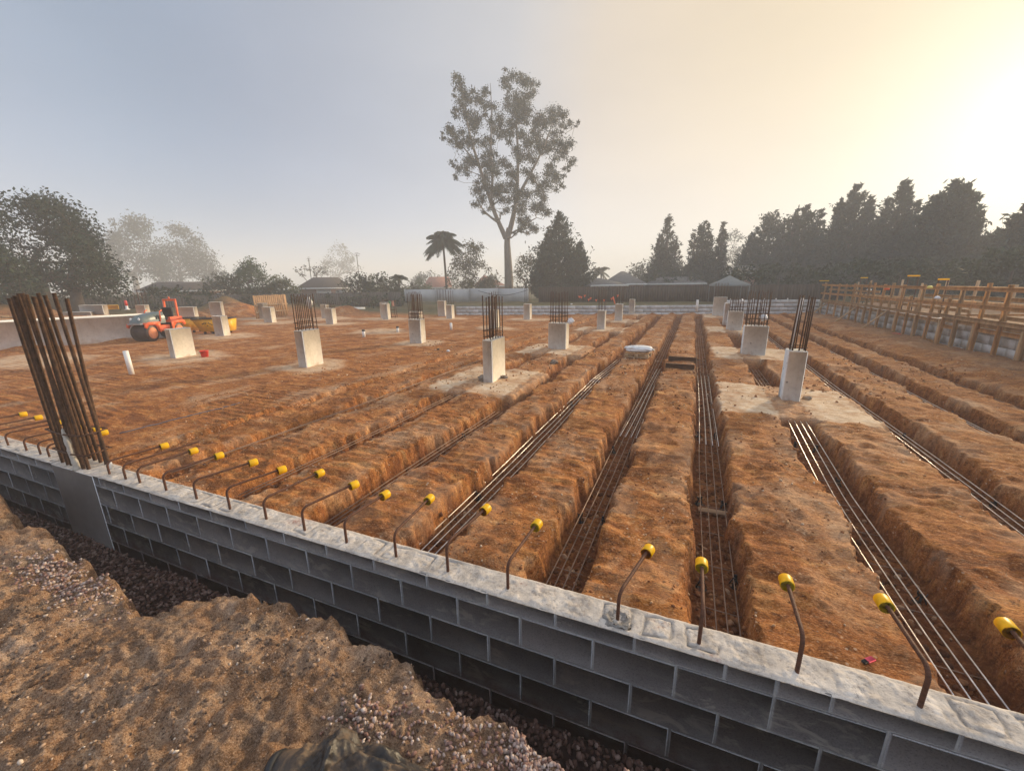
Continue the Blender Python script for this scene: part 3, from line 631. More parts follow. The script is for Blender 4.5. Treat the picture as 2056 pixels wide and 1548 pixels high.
# ---------------------------------------------------------------- columns with starter bars
bar_cache = {}
def starter(L, r=.013):
    key = (round(L, 2), r)
    if key not in bar_cache:
        mb = MB(); mb.tube([(0, 0, 0), (0, 0, L * .5), (0, 0, L)], r, 6); me = mb.mesh('starter_bar', True); me.materials.append(M_BARB); bar_cache[key] = me
    return bar_cache[key]
def column(x, y, sx, sy, h, rz=0, bars=(4, 2), bl=.80, ties=2, label='', z0=0.0, lean=0.0, conduit=False, br=.0095):
    zb = z0 - .06
    o = empty('concrete_column', (x, y, zb), rz, label, 'column', 'short cast concrete columns standing on the site')
    H = h + .06
    mb = MB(); mb.box((0, 0, H / 2), (sx, sy, H), bev=.010); mb.build('shaft', M_CONC, o)
    nx, ny = bars
    if nx:
        me = starter(bl, br); ex, ey = sx / 2 - .035, sy / 2 - .035; k = 0
        for i in range(nx):
            for j in range(ny):
                if 0 < i < nx - 1 and 0 < j < ny - 1: continue
                b = bpy.data.objects.new('starter_bar', me); COL.objects.link(b); b.parent = o
                fx = -ex + 2 * ex * i / max(nx - 1, 1); fy = -ey + 2 * ey * j / max(ny - 1, 1)
                b.location = (fx + rr.uniform(-.012, .012), fy + rr.uniform(-.012, .012), H - .03); b.rotation_euler = (rr.uniform(-.02, .02), lean + rr.uniform(-.02, .02), 0); b.scale.z = rr.uniform(.95, 1.02)
        for q in range(ties):
            zz_ = H + .05 + .11 * q; mb = MB(); a_, b_ = ex + .018, ey + .018; t_ = rr.uniform(-.02, .02)
            mb.tube([(-a_, -b_, zz_), (a_, -b_, zz_ + t_), (a_, b_, zz_ + t_), (-a_, b_, zz_ - t_), (-a_, -b_, zz_)], .0065, 6); mb.build('tie', M_RUST, o)
    if conduit:
        mb = MB(); mb.tube([(-sx * .25, 0, H - .05), (-sx * .22, 0, H + .3), (-sx * .12, .02, H + bl * .92)], .016, 8); mb.build('conduit', M_WHITE, o, True)
    return o
column(1.45, 6.93, .23, .27, .77, 0, (3, 3), .80, 1, 'tall slim column in front on the rubble footing, nearest one on the right, leaning bars', lean=.02, conduit=True, br=.0095)
column(1.44, 11.10, .50, .26, .72, .02, (6, 2), .84, 3, 'wide square faced column with mud marks and a plastic bag on its tall bars')
column(1.47, 16.70, .49, .26, .70, 0, (6, 2), .50, 2, 'wide column with short bars just behind the mud marked one, bag on a bar')
column(1.36, 19.4, .20, .40, .86, 0, (0, 0), label='narrow pale column without bars half hidden behind the right hand column row')
column(1.30, 23.6, .62, .30, .98, 0, (5, 2), .72, 1, 'wide pale column with a board lying on top close to the far wall')
column(-3.29, 6.52, .19, .62, .80, .06, (2, 6), .80, 2, 'slim column with rust stained warm side and dense bars, on the footing with rubble', br=.0105)
column(-3.27, 10.42, .50, .30, .73, .02, (6, 2), .84, 3, 'wide tan column with dense cage and white cloth tied to its bars')
column(-3.17, 15.6, .30, .30, .74, .05, (3, 2), .82, 0, 'square column with thin dark bars behind the tan column, third of its row')
column(-3.14, 19.4, .34, .30, .80, .05, (3, 2), .78, 0, 'grey column with one bright side, fourth of its row towards the far wall')
column(-3.10, 23.5, .30, .30, .86, .05, (0, 0), label='plain column without bars at the end of its row near the far wall')
column(-7.90, 6.30, .24, .50, .83, .10, (3, 5), .80, 2, 'column with broad warm side and tall dark bars, nearest of the left rows')
column(-7.80, 10.15, .44, .26, .75, .04, (5, 2), .80, 2, 'grey column with wide front and bright edge beside a thin white pipe')
column(-7.40, 14.75, .34, .30, .77, .05, (4, 2), .75, 0, 'column seen right behind the bars of the slim rust stained column')
column(-7.62, 19.0, .34, .32, .80, .05, (3, 2), .85, 0, 'square column in front of the far wall end of the white fence')
column(-12.27, 5.95, .20, .52, .76, .12, (0, 0), label='column without bars standing before the orange road roller')
column(-16.24, 9.30, .40, .30, .76, .25, (0, 0), label='column without bars in front of the yellow skip bins')
column(-20.03, 13.9, .48, .32, .80, .25, (0, 0), label='warm lit column without bars before the slatted timber panel')
column(-23.0, 15.6, .50, .34, .90, .2, (0, 0), label='blue grey column standing directly against the slatted timber panel')
column(-19.2, 16.7, .36, .30, .80, .2, (3, 2), .3, 1, 'pale column half hidden behind a grey one right of the timber panel')
column(-16.0, 14.2, .42, .30, .76, .18, (4, 2), .25, 1, 'grey column right of the timber panel with a spread slurry foot')
column(-15.9, 17.9, .40, .34, .88, .2, (4, 2), .2, 1, 'column behind the pale one beside the small tripod tool')
column(-15.2, 17.2, .34, .30, .84, .2, (0, 0), label='pale warm column beside the small tripod tool')
column(-10.3, 13.4, .46, .30, .74, .1, (6, 2), .82, 1, 'plain grey column with pale bars beside the two white pipes')
column(-11.93, 18.5, .34, .32, .74, .1, (3, 2), .80, 0, 'warm square column left of the white fence with tall bars')
column(-13.3, 19.8, .46, .30, .90, .1, (3, 2), .65, 0, 'tall grey column at the left end of the far block wall')
def column_px(px, y0, y1, d, sx, label, bars=(0, 0), bl=.8, sy=.35):
    b, t_ = at(px, y1, d), at(px, y0, d); return column(b[0], b[1], sx, sy, t_[2] - b[2], math.atan2(-b[0], b[1]) * .6, bars, bl, 0, label, b[2])
column_px(438, 606, 634, 30, .62, 'tall bluish column rising behind the yellow skip bins')
column_px(194, 612, 640, 25, .80, 'broad pale column group on the raised ground left of the road roller')
column_px(163, 626, 642, 25, .95, 'low pale concrete upstand seen through the rebar cage')
column_px(289, 612, 630, 25, .36, 'grey column behind the hood of the road roller, dark bars above', (3, 2), .75)
column_px(381, 616, 640, 24, .62, 'wide pale column just right of the road roller')

# ---------------------------------------------------------------- trench mesh and its chairs
crossme = MB(); crossme.tube([(-.11, 0, 0), (.11, 0, 0)], .0032, 5); CROSS = crossme.mesh('cross_wire'); CROSS.materials.append(M_WIRED)
def trench_mesh(c, y0, y1, label, nw=4, sp=.06, mat=None, zoff=.06, skew=0.0, cross=True):
    ys = np.arange(y0, y1 + .2, .35); xc = c + 0 * ys
    z = np.max([pad_height(xc + dx, ys)[0] for dx in (-.05, 0, .05)], 0); k = np.ones(9) / 9; z = np.convolve(np.pad(z, 4, mode='edge'), k, 'valid') + zoff
    o = empty('trench_mesh', (c, y0, float(z[0])), 0, label, 'reinforcing mesh', 'strips of trench mesh lying in the trenches')
    for q in range(nw):
        mb = MB(); dx = (q - (nw - 1) / 2) * sp
        mb.tube(np.stack([dx + skew * (ys - y0) + .006 * np.sin(ys * 1.1 + q), ys - y0, z - z[0]], 1), .0044, 6); mb.build('long_wire', mat or M_WIRE, o, True)
    if cross:
        for y in np.arange(y0 + .25, min(y1, 11.0), .42):
            b = bpy.data.objects.new('cross_wire', CROSS); COL.objects.link(b); b.parent = o; b.location = (skew * (y - y0), y - y0, float(np.interp(y, ys, z)) - z[0] - .006)
    return o
trench_mesh(.32, 2.05, 23.5, 'four wire mesh in the straight central trench running directly ahead', 4, .062, M_WIRED)
trench_mesh(.33, 5.0, 9.0, 'brighter mesh lapped over the central trench mesh near the two timber risers', 4, .066, M_WIRE, .062, 0, False)
trench_mesh(-.62, 2.0, 24.0, 'dull mesh in the trench just left of the central one', 4, .06, M_WIRED)
trench_mesh(-.60, 4.9, 9.4, 'shiny mesh lapped in the trench left of the central one', 4, .062, M_WIRE, .062, .02, False)
trench_mesh(-1.63, 1.95, 7.8, 'shiny four wire mesh in the trench leading towards the pallet', 4, .062, M_WIRE)
trench_mesh(-1.60, 7.4, 10.0, 'mesh ends rising out of the trench beside the white sack', 4, .06, M_WIRE, .12, .05, False)
trench_mesh(-2.49, 1.95, 5.2, 'dark mesh in the trench ending at the slim column footing', 4, .055, M_WIRED, .10)
trench_mesh(-3.52, 1.9, 5.2, 'rusty wires along the third trench from the left', 2, .06, M_WIRED, .12)
trench_mesh(-4.58, 1.9, 9.0, 'two thin shiny wires in a shallow trench left of the slim column', 2, .035, M_WIRED, .08)
trench_mesh(1.36, 2.05, 5.75, 'shiny mesh in the trench that ends at the right rubble footing', 4, .066, M_WIRE)
trench_mesh(1.36, 7.95, 10.1, 'mesh in the dark pit between the two right hand columns', 4, .06, M_WIRED)
trench_mesh(2.42, 2.2, 22.0, 'shiny mesh in the trench right of the rubble footing', 4, .06, M_WIRE)
trench_mesh(3.48, 2.6, 23.0, 'thin wires in the second trench from the timber formwork', 3, .05, M_WIRE)
trench_mesh(4.42, 4.5, 23.0, 'dark wires in the shallow trench nearest the timber formwork', 2, .05, M_WIRED)
mb = MB(); mb.lathe([(.030, 0), (.030, .004), (.022, .005)], n=12)
for k in range(4):
    a_ = k * math.pi / 2; mb.plank((.026 * math.cos(a_), .026 * math.sin(a_), .003), (.008 * math.cos(a_), .008 * math.sin(a_), .045), .010, .004, (math.cos(a_), math.sin(a_), .2))
mb.box((0, 0, .047), (.030, .022, .006), bev=.002); mb.plank((-.014, 0, .048), (-.017, 0, .064), .016, .004, (1, 0, 0)); mb.plank((.014, 0, .048), (.017, 0, .064), .016, .004, (1, 0, 0))
CHAIR = mb.mesh('bar_chair'); CHAIR.materials.append(M_BLK)
for lab, pts in (('under the central trench mesh', [(1407, 1002), (1455, 1010), (1405, 876), (1440, 878), (1422, 1177), (1479, 1170)]), ('in the trench just left of the central one', [(1159, 1039), (1204, 1053), (1229, 904), (1262, 906)]),
                 ('in the trench towards the pallet', [(949, 993), (986, 998), (1139, 811), (1161, 812)]), ('before the slim column footing', [(911, 877), (706, 972)]),
                 ('before the right rubble footing', [(1626, 966), (1672, 971), (1573, 865), (1607, 866), (1748, 1179), (1822, 1202)]), ('in the trench right of the rubble footing', [(1909, 1007), (1968, 1021), (1807, 887), (1891, 835)])):
    for j, p in enumerate(pts):
        q = w(*p, -.20); tk = min(TR, key=lambda T_: abs(T_[0] - q[0])); q[0] = tk[0] + (.10 if q[0] > tk[0] else -.10); q[1] = min(q[1], 5.35 - .25 * (j > 3)) if tk[0] > 1.2 and tk[0] < 2 else q[1]; zf = float(pad_height(np.array([q[0]]), np.array([q[1]]))[0][0])
        o = bpy.data.objects.new('bar_chair', CHAIR); COL.objects.link(o); o.location = (q[0], q[1], zf - .004); o.rotation_euler.z = rr.uniform(0, 6); o.scale = (1.25,) * 3
        near = sorted(range(len(pts)), key=lambda i_: -pts[i_][1]).index(j)
        tag(o, f'black bar chair {lab}, {ORD[near]} nearest', 'bar chair', 'black plastic bar chairs holding up the mesh')
# ---------------------------------------------------------------- walls round the site
def courses(mb, p, q, z0, z1, th, step=.2, L=.4, n_=(0, 0)):
    """block courses from p to q, each block a box standing a hair proud of the core"""
    p, q = np.asarray(p, float), np.asarray(q, float); d = q - p; T = np.linalg.norm(d); d /= T; nrm = np.array([d[1], -d[0]]); rz = math.atan2(d[1], d[0])
    z, r = z1, 0
    while z > z0 + .02:
        zb = max(z - step, z0); u = -L / 2 if r % 2 else 0.0
        while u < T:
            a, b = max(u, 0), min(u + L, T)
            if b - a > .05:
                c = p + d * (a + b) / 2; mb.box((c[0], c[1], (z + zb) / 2), (b - a - .012, th, z - zb - .012), rz, a=rr.uniform(.2, 1))
            u += L
        z = zb; r += 1
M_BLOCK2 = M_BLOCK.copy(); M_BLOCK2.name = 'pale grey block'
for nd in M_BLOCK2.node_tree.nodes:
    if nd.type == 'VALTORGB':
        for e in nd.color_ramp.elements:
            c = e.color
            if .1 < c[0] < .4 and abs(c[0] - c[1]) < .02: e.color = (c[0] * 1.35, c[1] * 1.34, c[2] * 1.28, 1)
fw = empty('far_block_wall', (0, 0, 0), 0, 'low pale grey block wall along the far edge of the dirt, stepping higher at its right end', 'wall')
mb = MB(); core = MB()
for (p, q, zt) in ((FWL[0], (0.3, 24.75), .50), ((0.3, 24.75), (1.55, 25.06), .52), ((1.55, 25.06), (6.1, 26.2), .76)):
    courses(mb, p, q, -.12, zt, .19); p_, q_ = np.array(p), np.array(q); d_ = q_ - p_
    core.box(((p[0] + q[0]) / 2, (p[1] + q[1]) / 2, (zt - .2) / 2), (np.linalg.norm(d_), .178, zt + .19), math.atan2(d_[1], d_[0]))
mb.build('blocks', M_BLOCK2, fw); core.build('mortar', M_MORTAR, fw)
for k, x in enumerate(np.arange(1.9, 6.0, .55)):
    mb = MB(); y = float(yfar(x)) + .1; mb.lathe([(.03, 0), (.03, .06), (.02, .075)], (x, y, .76), 8); mb.build('bar_cap', M_WHITE, fw)
mb = MB(); q = w(1399, 620, .5); mb.lathe([(.055, -.1), (.055, .42), (.045, .43)], (q[0] * .985, q[1] * .985, .5), 10); tag(mb.build('white_pipe', M_WHITE, None, True), 'white pipe standing on the far block wall left of the grey gazebo', 'pipe', 'white pvc pipes standing up from the ground')

lw = empty('concrete_wall', (0, 0, 0), 0, 'smooth pale cast concrete retaining wall along the left side behind the rebar cage', 'wall')
A, B = np.array([-21.4, -4.1]), np.array([-18.05, 8.7]); d_ = B - A; mb = MB(); L_ = np.linalg.norm(d_); rz_ = math.atan2(d_[1], d_[0])
seg = 5
for k in range(seg):
    c = A + d_ * (k + .5) / seg; mb.box((c[0], c[1], .37), (L_ / seg - .006, .26, .98), rz_, bev=.008)
mb.build('panels', concrete('pale retaining concrete', (.86, .83, .77)), lw)
mb = MB(); c0 = A + d_ * .5
mb.box((c0[0] - .55, c0[1] + .1, .83), (L_ * 1.0, .5, .10), rz_); tag(mb.build('concrete_slab', M_CONC), 'pale slab edge running along behind the left retaining wall', 'slab')

# ---------------------------------------------------------------- timber formwork on the right
mb = MB(); rw = empty('side_block_wall', (0, 0, 0), 0, 'long block wall along the right side behind the timber formwork posts', 'wall')
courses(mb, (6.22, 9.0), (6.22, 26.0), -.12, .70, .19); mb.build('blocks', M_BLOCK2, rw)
mb = MB(); mb.box((6.22, 17.5, .26), (.176, 17, .84)); mb.build('mortar', M_MORTAR, rw)
fwk = empty('timber_formwork', (5.98, 17, 0), 0, 'long row of raw timber posts and rails bracing the block wall at right', 'formwork')
PX = [1646, 1659, 1673, 1688, 1703, 1716, 1730, 1743, 1758, 1775, 1793, 1812, 1832, 1853, 1880, 1908, 1947, 1992, 2044]
def y_on(x0, px):
    lo, hi = 4.0, 60.0
    for _ in range(60):
        md = (lo + hi) / 2
        if proj(x0, md, 0)[0] > px: lo = md
        else: hi = md
    return lo
PY = [y_on(6.0, p) for p in PX] + [9.2, 8.2]
for k, y in enumerate(PY):
    h = 1.60 + rr.uniform(-.05, .05); tall = True
    if k in (11, 14): h = 1.25
    mb = MB(); ww = .10 if k % 3 else .125
    mb.plank((0, y - 17, -.06), (rr.uniform(-.02, .06), y - 17 + rr.uniform(-.06, .06), h), ww, .05, (1, 0, 0), .003); mb.build('post', M_TIMBER if k % 3 else M_TIMB2, fwk)
    if k % 2 == 0:
        mb = MB(); mb.plank((.02, y - 17 + .13, -.05), (.03, y - 17 + .15, .72), .06, .045, (1, 0, 0)); mb.build('stud', M_TIMB2, fwk)
def rail(z0, z1, y0, y1, x=.0, wd=.10, mat=None):
    mb = MB(); mb.plank((x, y0 - 17, z0), (x, y1 - 17, z1), .035, wd, (0, 0, 1), .002); mb.build('rail', mat or M_TIMBER, fwk)
ya, yb = PY[0], PY[-1]
for (z_, x_, wd_) in ((1.50, -.045, .085), (1.12, -.045, .085)):
    e = [ya + .2, 21.2, 16.5, 12.6, yb]
    for a_, b_ in zip(e[:-1], e[1:]): rail(z_ + rr.uniform(-.012, .012), z_ + rr.uniform(-.012, .012), a_, b_ + .01, x_, wd_)
for (z_, x_) in ((.80, -.05), (.68, .05)):
    for a_, b_ in ((ya, 20), (20, 14.2), (14.2, yb)): rail(z_ + rr.uniform(-.03, .03), z_ + rr.uniform(-.03, .03), a_, b_ + .01, x_, .09, M_TIMB2)
for a_, b_, z_ in ((PY[16], PY[17], .60), (PY[17], PY[18], .60), (PY[16], PY[17], .03), (PY[17], PY[18], .03), (PY[18], PY[19], .03), (PY[14], PY[15], .55), (PY[13], PY[14], .10)): rail(z_, z_, a_, b_, .03, .085)
for a_, b_, z_ in ((ya, 19, 1.30), (21, 13.5, .96), (16, yb, 1.28), (13, yb, .90), (24, 18, .50)):
    rail(z_, z_ + rr.uniform(-.05, .05), a_, b_, .22, .08, M_TIMB2)
for i in (1, 5, 9):
    y = PY[i]; mb = MB(); mb.plank((-.7, y - 17, .02), (-.02, y - 17 + .05, .7), .05, .04, (0, 1, 0)); mb.build('brace', M_TIMB2, fwk)
# the scaffold frame standing behind it
sc_ = empty('scaffold_frame', (7.6, 17, .58), 0, 'second row of timber posts and rails standing behind the formwork on the right', 'scaffold')
for k, y in enumerate(np.linspace(26.2, 8.6, 12)):
    mb = MB(); mb.plank((0, y - 17, -.1), (.03, y - 17, 1.03 + rr.uniform(-.1, .12)), .07, .05, (1, 0, 0)); mb.build('post', M_TIMB2, sc_)
for z_ in (.45, .86):
    for a_, b_ in ((26.2, 18), (18, 8.6)):
        mb = MB(); mb.plank((-.04, a_ - 17, z_ + rr.uniform(-.03, .03)), (-.04, b_ - 17, z_ + rr.uniform(-.03, .03)), .035, .09, (0, 0, 1)); mb.build('rail', M_TIMBER, sc_)
LB = ['loose pale plank leaning across the rails behind the formwork, farthest of the loose planks', 'loose plank lying on the ground behind the middle of the formwork', 'pair-edge plank tilted up against the second rail of the formwork', 'short bright plank behind the formwork near the picture edge', 'long loose plank lying low behind the formwork near the picture edge', 'bright plank lying between the last two posts at the picture edge']
for lab, (p, q) in zip(LB, (((6.75, 20.5, .95), (6.8, 16.8, 1.05)), ((6.8, 16.5, .72), (6.7, 13.0, .68)), ((6.6, 14.8, .78), (6.65, 11.6, 1.02)), ((6.7, 11.8, .66), (6.6, 10.4, .68)), ((7.2, 14.0, .64), (7.0, 9.6, .63)), ((6.9, 10.2, .78), (6.8, 8.9, .72)))):
    mb = MB(); mb.plank(p, q, .10, .035, (0, 0, 1), .002); tag(mb.build('plank', M_TIMBR), lab, 'plank', 'loose planks behind the formwork')
for lab, px, py, d_, c in (('orange hard cover hung on the rail behind the formwork', 1781, 580, 19, (.85, .13, .03)), ('small white helmet shape behind the far formwork posts', 1745, 583, 22, (.75, .75, .72)), ('white bundle resting on the second rail of the formwork', 1882, 598, 15, (.72, .73, .75)), ('yellow cover over the top of a formwork post', 1867, 577, 14.4, (.75, .62, .16))):
    q = at(px, py, d_); k_ = d_ / 62; mb = MB(); mb.lathe([(.04 * k_, .26 * k_), (.16 * k_, .23 * k_), (.23 * k_, .12 * k_), (.26 * k_, 0), (.19 * k_, -.04 * k_), (.02 * k_, -.06 * k_)], tuple(q - [0, 0, .08 * k_]), 12); tag(mb.build('cover', plain('cover ' + lab[:6], c, .5, .1), None, True), lab, 'cover')
for lab, x0, x1, py, d_ in (('yellow strip on thin stakes, farthest of four above the formwork', 1645, 1665, 564, 30), ('short yellow strip on a stake, second from the far end above the formwork', 1728, 1743, 558, 26), ('bright long yellow strip high above the middle of the formwork', 1822, 1848, 554, 21), ('dull yellow strip on two stakes above the near part of the formwork', 1883, 1907, 561, 18)):
    p, q = at(x0, py, d_), at(x1, py, d_); o = empty('yellow_strip', tuple((p + q) / 2), 0, lab, 'strip', 'yellow strips on stakes above the formwork'); h = (q - p) / 2
    mb = MB(); mb.plank(-h, h, .06, .05, (0, 0, 1)); mb.build('strip', M_YEL, o)
    for s_ in (-.8, .8):
        mb = MB(); e = h * s_; mb.tube([(e[0], e[1], -.02), (e[0], e[1], .50 - (p[2] + q[2]) / 2)], .016, 6); mb.build('stake', M_RUST, o)
q = w(1797, 676); mb = MB(); mb.lathe([(.03, -.16), (.06, -.1), (.06, .12), (.02, .17)], (q[0], q[1], .05), 10, axis=(1, -.6, 0)); tag(mb.build('bottle', plain('red plastic', (.55, .05, .05), .4, .2), None, True), 'small red and pale bottle lying in the dirt before the formwork', 'bottle')

# ---------------------------------------------------------------- things on the dirt
def gz(x, y): return float(pad_height(np.array([x]), np.array([y]))[0][0])
PP = [((265, 752), .50, -.16, 0, 'leaning white pipe nearest the rebar cage at left'), ((731, 677), .24, 0, 1, 'short white pipe with dark cap standing alone in the dirt'), ((799, 668), .22, 0, 1, 'short white pipe with dark cap beside the plain grey column'), ((906, 662), .27, 0, 0, 'short white pipe without cap behind the slim rust stained column')]
for p, h, tilt, cp, lab in PP:
    q = w(*p); o = empty('white_pipe', (q[0], q[1], gz(q[0], q[1]) - .03), 0, lab, 'pipe', 'white pvc pipes standing up from the ground')
    mb = MB(); mb.tube([(0, 0, 0), (tilt * h * .3, 0, h + .03)], .052 if h < .4 else .048, 14); mb.build('tube', M_WHITE, o, True)
    if cp: mb = MB(); mb.lathe([(.056, h - .01), (.056, h + .045), (.04, h + .05)], n=14); mb.build('cap', M_BLK, o)
# pallet with a white sack
q = (w(1255, 722) + w(1303, 722)) / 2; pz = gz(q[0], q[1]) + .01
pal = empty('pallet', (q[0], q[1] + .16, pz), R(-6), 'small timber pallet lying on the ridge under the white sack', 'pallet')
for y_ in (-.17, 0, .17):
    mb = MB(); mb.box((0, y_, .012), (.54, .07, .02)); mb.box((0, y_, .092), (.54, .07, .02)) ; mb.build('deck_board', M_TIMB2, pal)
for x_ in (-.23, 0, .23):
    for y_ in (-.17, .17): mb = MB(); mb.box((x_, y_, .052), (.085, .07, .058)); mb.build('block', M_TIMB2, pal)
for k in range(6): mb = MB(); mb.box((-.225 + .09 * k, 0, .111), (.075, .42, .016)); mb.build('slat', M_TIMBR, pal)
def lump(name, c, size, mat, label, cat, seed=1, n=26, crump=.22, rz=0.0, group=None, flat=0.0):
    th, ph = np.meshgrid(np.linspace(0, 2 * math.pi, n + 1)[:-1], np.linspace(0.02, math.pi - .02, n // 2))
    X, Y, Z = np.cos(th) * np.sin(ph), np.sin(th) * np.sin(ph), np.cos(ph)
    r_ = 1 + crump * fbm(X * 2.2 + Z * 1.7 + seed * 9, Y * 2.2 + Z, 4, seed, .6) * 1.6
    P = np.stack([np.sign(X) * np.abs(X) ** (1 - flat) * r_, np.sign(Y) * np.abs(Y) ** (1 - flat) * r_, Z * r_], -1) * np.asarray(size); m_ = n
    c_, s_ = math.cos(rz), math.sin(rz); P = P.reshape(-1, 3) @ np.array([[c_, s_, 0], [-s_, c_, 0], [0, 0, 1]])
    F = [[i * m_ + k, i * m_ + (k + 1) % m_, (i + 1) * m_ + (k + 1) % m_, (i + 1) * m_ + k] for i in range(P.shape[0] // m_ - 1) for k in range(m_)]
    mb = MB(); mb.add(P + np.asarray(c), F); o = mb.build(name, mat, None, True); fix_normals(o); return tag(o, label, cat, group)
lump('sack', (q[0] + .01, q[1] + .14, pz + .185), (.33, .20, .075), M_BAG, 'crumpled white plastic sack lying on the small pallet', 'sack', 4, 40, .22, R(-6), None, .35)
for (px, py, d_, s_, lab) in ((1533, 638, 11.2, .075, 'crumpled white plastic bag stuck on a bar of the mud marked column'), (1488, 606, 16.9, .085, 'crumpled white bag on a bar of the column behind the mud marked one'), (1146, 645, 10.3, .075, 'white cloth tied to the right corner bars of the tan column')):
    c = at(px, py, d_); lump('plastic_bag', c, (s_, s_ * .8, s_ * .9), M_BAG, lab, 'bag', px, 22, .45)
# two timber risers between the trenches
for k, (pa, pb, lab) in enumerate((((1335, 742), (1394, 742), 'dark board set on edge across the ridge, nearer of the two'), ((1341, 727), (1398, 727), 'dark board set on edge across the ridge, farther of the two'))):
    a_, b_ = w(*pa), w(*pb); a_[2] = b_[2] = .055; b_[1] = a_[1] = (a_[1] + b_[1]) / 2
    mb = MB(); mb.plank(a_, b_, .035, .13, (0, 0, 1), .003); tag(mb.build('board', plain('wet timber', (.15, .085, .05), .75, .3, 8, .25)), lab, 'board', 'boards on edge across the ridge')
# bucket
q = w(412, 717); o = empty('bucket', (q[0], q[1], gz(q[0], q[1])), 0, 'small red plastic bucket standing before the yellow skip bins', 'bucket')
mb = MB(); mb.lathe([(.075, 0), (.098, .175), (.104, .175), (.104, .16), (.090, .165), (.070, .012), (.001, .010)], n=18); mb.build('pail', plain('red bucket', (.80, .06, .035), .4, .1, 8, .05), o, True)
mb = MB(); a_ = np.linspace(0, math.pi, 12); mb.tube(np.stack([.1 * np.cos(a_), -.03 - .08 * np.sin(a_), .165 - .05 * np.sin(a_)], 1), .004, 5); mb.build('handle', M_BLK, o)
# pink tag by the near wall and other bits
q = w(1745, 1332); mb = MB(); mb.box((q[0], q[1], gz(q[0], q[1]) + .016), (.046, .024, .012), R(40), bev=.003); tg = empty('marker_stub', (0, 0, 0), 0, 'small pink marker stub lying in the dirt behind the wall', 'marker')
mb.build('body', plain('pink plastic', (.85, .10, .16), .45, .1), tg); mb = MB(); mb.box((q[0] - .026, q[1] - .022, gz(q[0], q[1]) + .016), (.024, .02, .014), R(40), bev=.003); mb.build('tip', M_BLK, tg)
for px, py, s_, lab, seed in ((970, 767, .10, 'grey angular rubble lump left of the slim rust stained column foot', 3), (1013, 762, .07, 'dark rubble lump right of the slim rust stained column foot', 4), (926, 792, .12, 'grey concrete chunk at the left edge of the slim column footing', 5), (1033, 802, .12, 'dark concrete chunk at the near corner of the slim column footing', 6), (1113, 730, .10, 'brown rubble block at the corner of the tan column footing', 8), (1618, 806, .07, 'pale rubble lump beside the foot of the leaning bar column', 9)):
    q = w(px, py); lump('rubble', (q[0], q[1], gz(q[0], q[1]) + s_ * .25), (s_, s_ * .8, s_ * .55), plain('rubble %d' % seed, (.27, .21, .16), .95, .4, 12, .8), lab, 'rubble', seed, 16, .6, seed)
q = w(1440, 1022, -.2); mb = MB(); mb.box((q[0] - .02, q[1], -.235), (.26, .075, .02), R(3), bev=.003); tag(mb.build('board', plain('pale offcut', (.48, .32, .2), .8, .25)), 'pale timber offcut lying under the mesh in the central trench', 'board')

# muddy plastic sheet at the bottom edge of the picture
t = NT('muddy black plastic'); f = t.noise(9, 7, .7, None, .6)
col = t.ramp(f, [(.36, (.010, .008, .007)), (.50, (.035, .024, .017)), (.62, (.13, .082, .048)), (.75, (.26, .18, .11))]); t.bump(t.noise(26, 6, .7), .6, .008); M_MUD = t.done(col, t.ramp(f, [(.4, .35), (.65, .85)]), .5)
ps = empty('plastic_sheet', (0, 0, 0), 0, 'muddy crumpled black plastic sheet rolled up at the bottom edge', 'plastic sheet')
PA = np.array([w(545, 1562, .02), w(600, 1555, .03), w(650, 1548, .03), w(690, 1548, .03), w(750, 1560, .02), w(820, 1585, .01), w(900, 1615, .0)]); uu = np.linspace(0, 1, 150); us_ = np.linspace(0, 1, len(PA))
C = np.stack([np.interp(uu, us_, PA[:, i]) for i in range(3)], 1); ker = np.ones(15) / 15
C = np.stack([np.convolve(np.pad(C[:, i], 7, mode='edge'), ker, 'valid') for i in range(3)], 1)
rd = np.interp(uu, [0, .06, .18, .28, .40, .5, .62, .8, 1], [.070, .076, .072, .058, .085, .080, .072, .06, .045])
T_ = np.gradient(C, axis=0); T_ /= np.linalg.norm(T_, axis=1)[:, None]; Sd = np.stack([-T_[:, 1], T_[:, 0], 0 * uu], 1)
TH = np.linspace(-.5, math.pi + .5, 70); U2, TT = np.meshgrid(uu, TH, indexing='ij')
fold = np.abs(fbm(U2 * 6 + .8 * TT, TT * 1.3, 4, 61, .55)); fine = fbm(U2 * 26, TT * 4, 3, 63)
fold = fold * sstep(.10, .24, U2)
RR = rd[:, None] * (1 + .75 * fold + .12 * fine * sstep(.1, .24, U2)) + .035 * np.exp(-((U2 - .42) / .045) ** 2) * np.exp(-((TT - 1.7) / .6) ** 2)
X_ = C[:, None, :] + RR[..., None] * (np.cos(TT)[..., None] * Sd[:, None] + np.sin(TT)[..., None] * np.array([0, 0, 1.0]))
grid_object('sheet', X_[..., 0], X_[..., 1], X_[..., 2], M_MUD, None, ps)
mb = MB(); mb.tube([C[0] + T_[0] * .02, C[0] - T_[0] * .006], [.080, .074], 24); mb.build('core', M_BLK, ps)

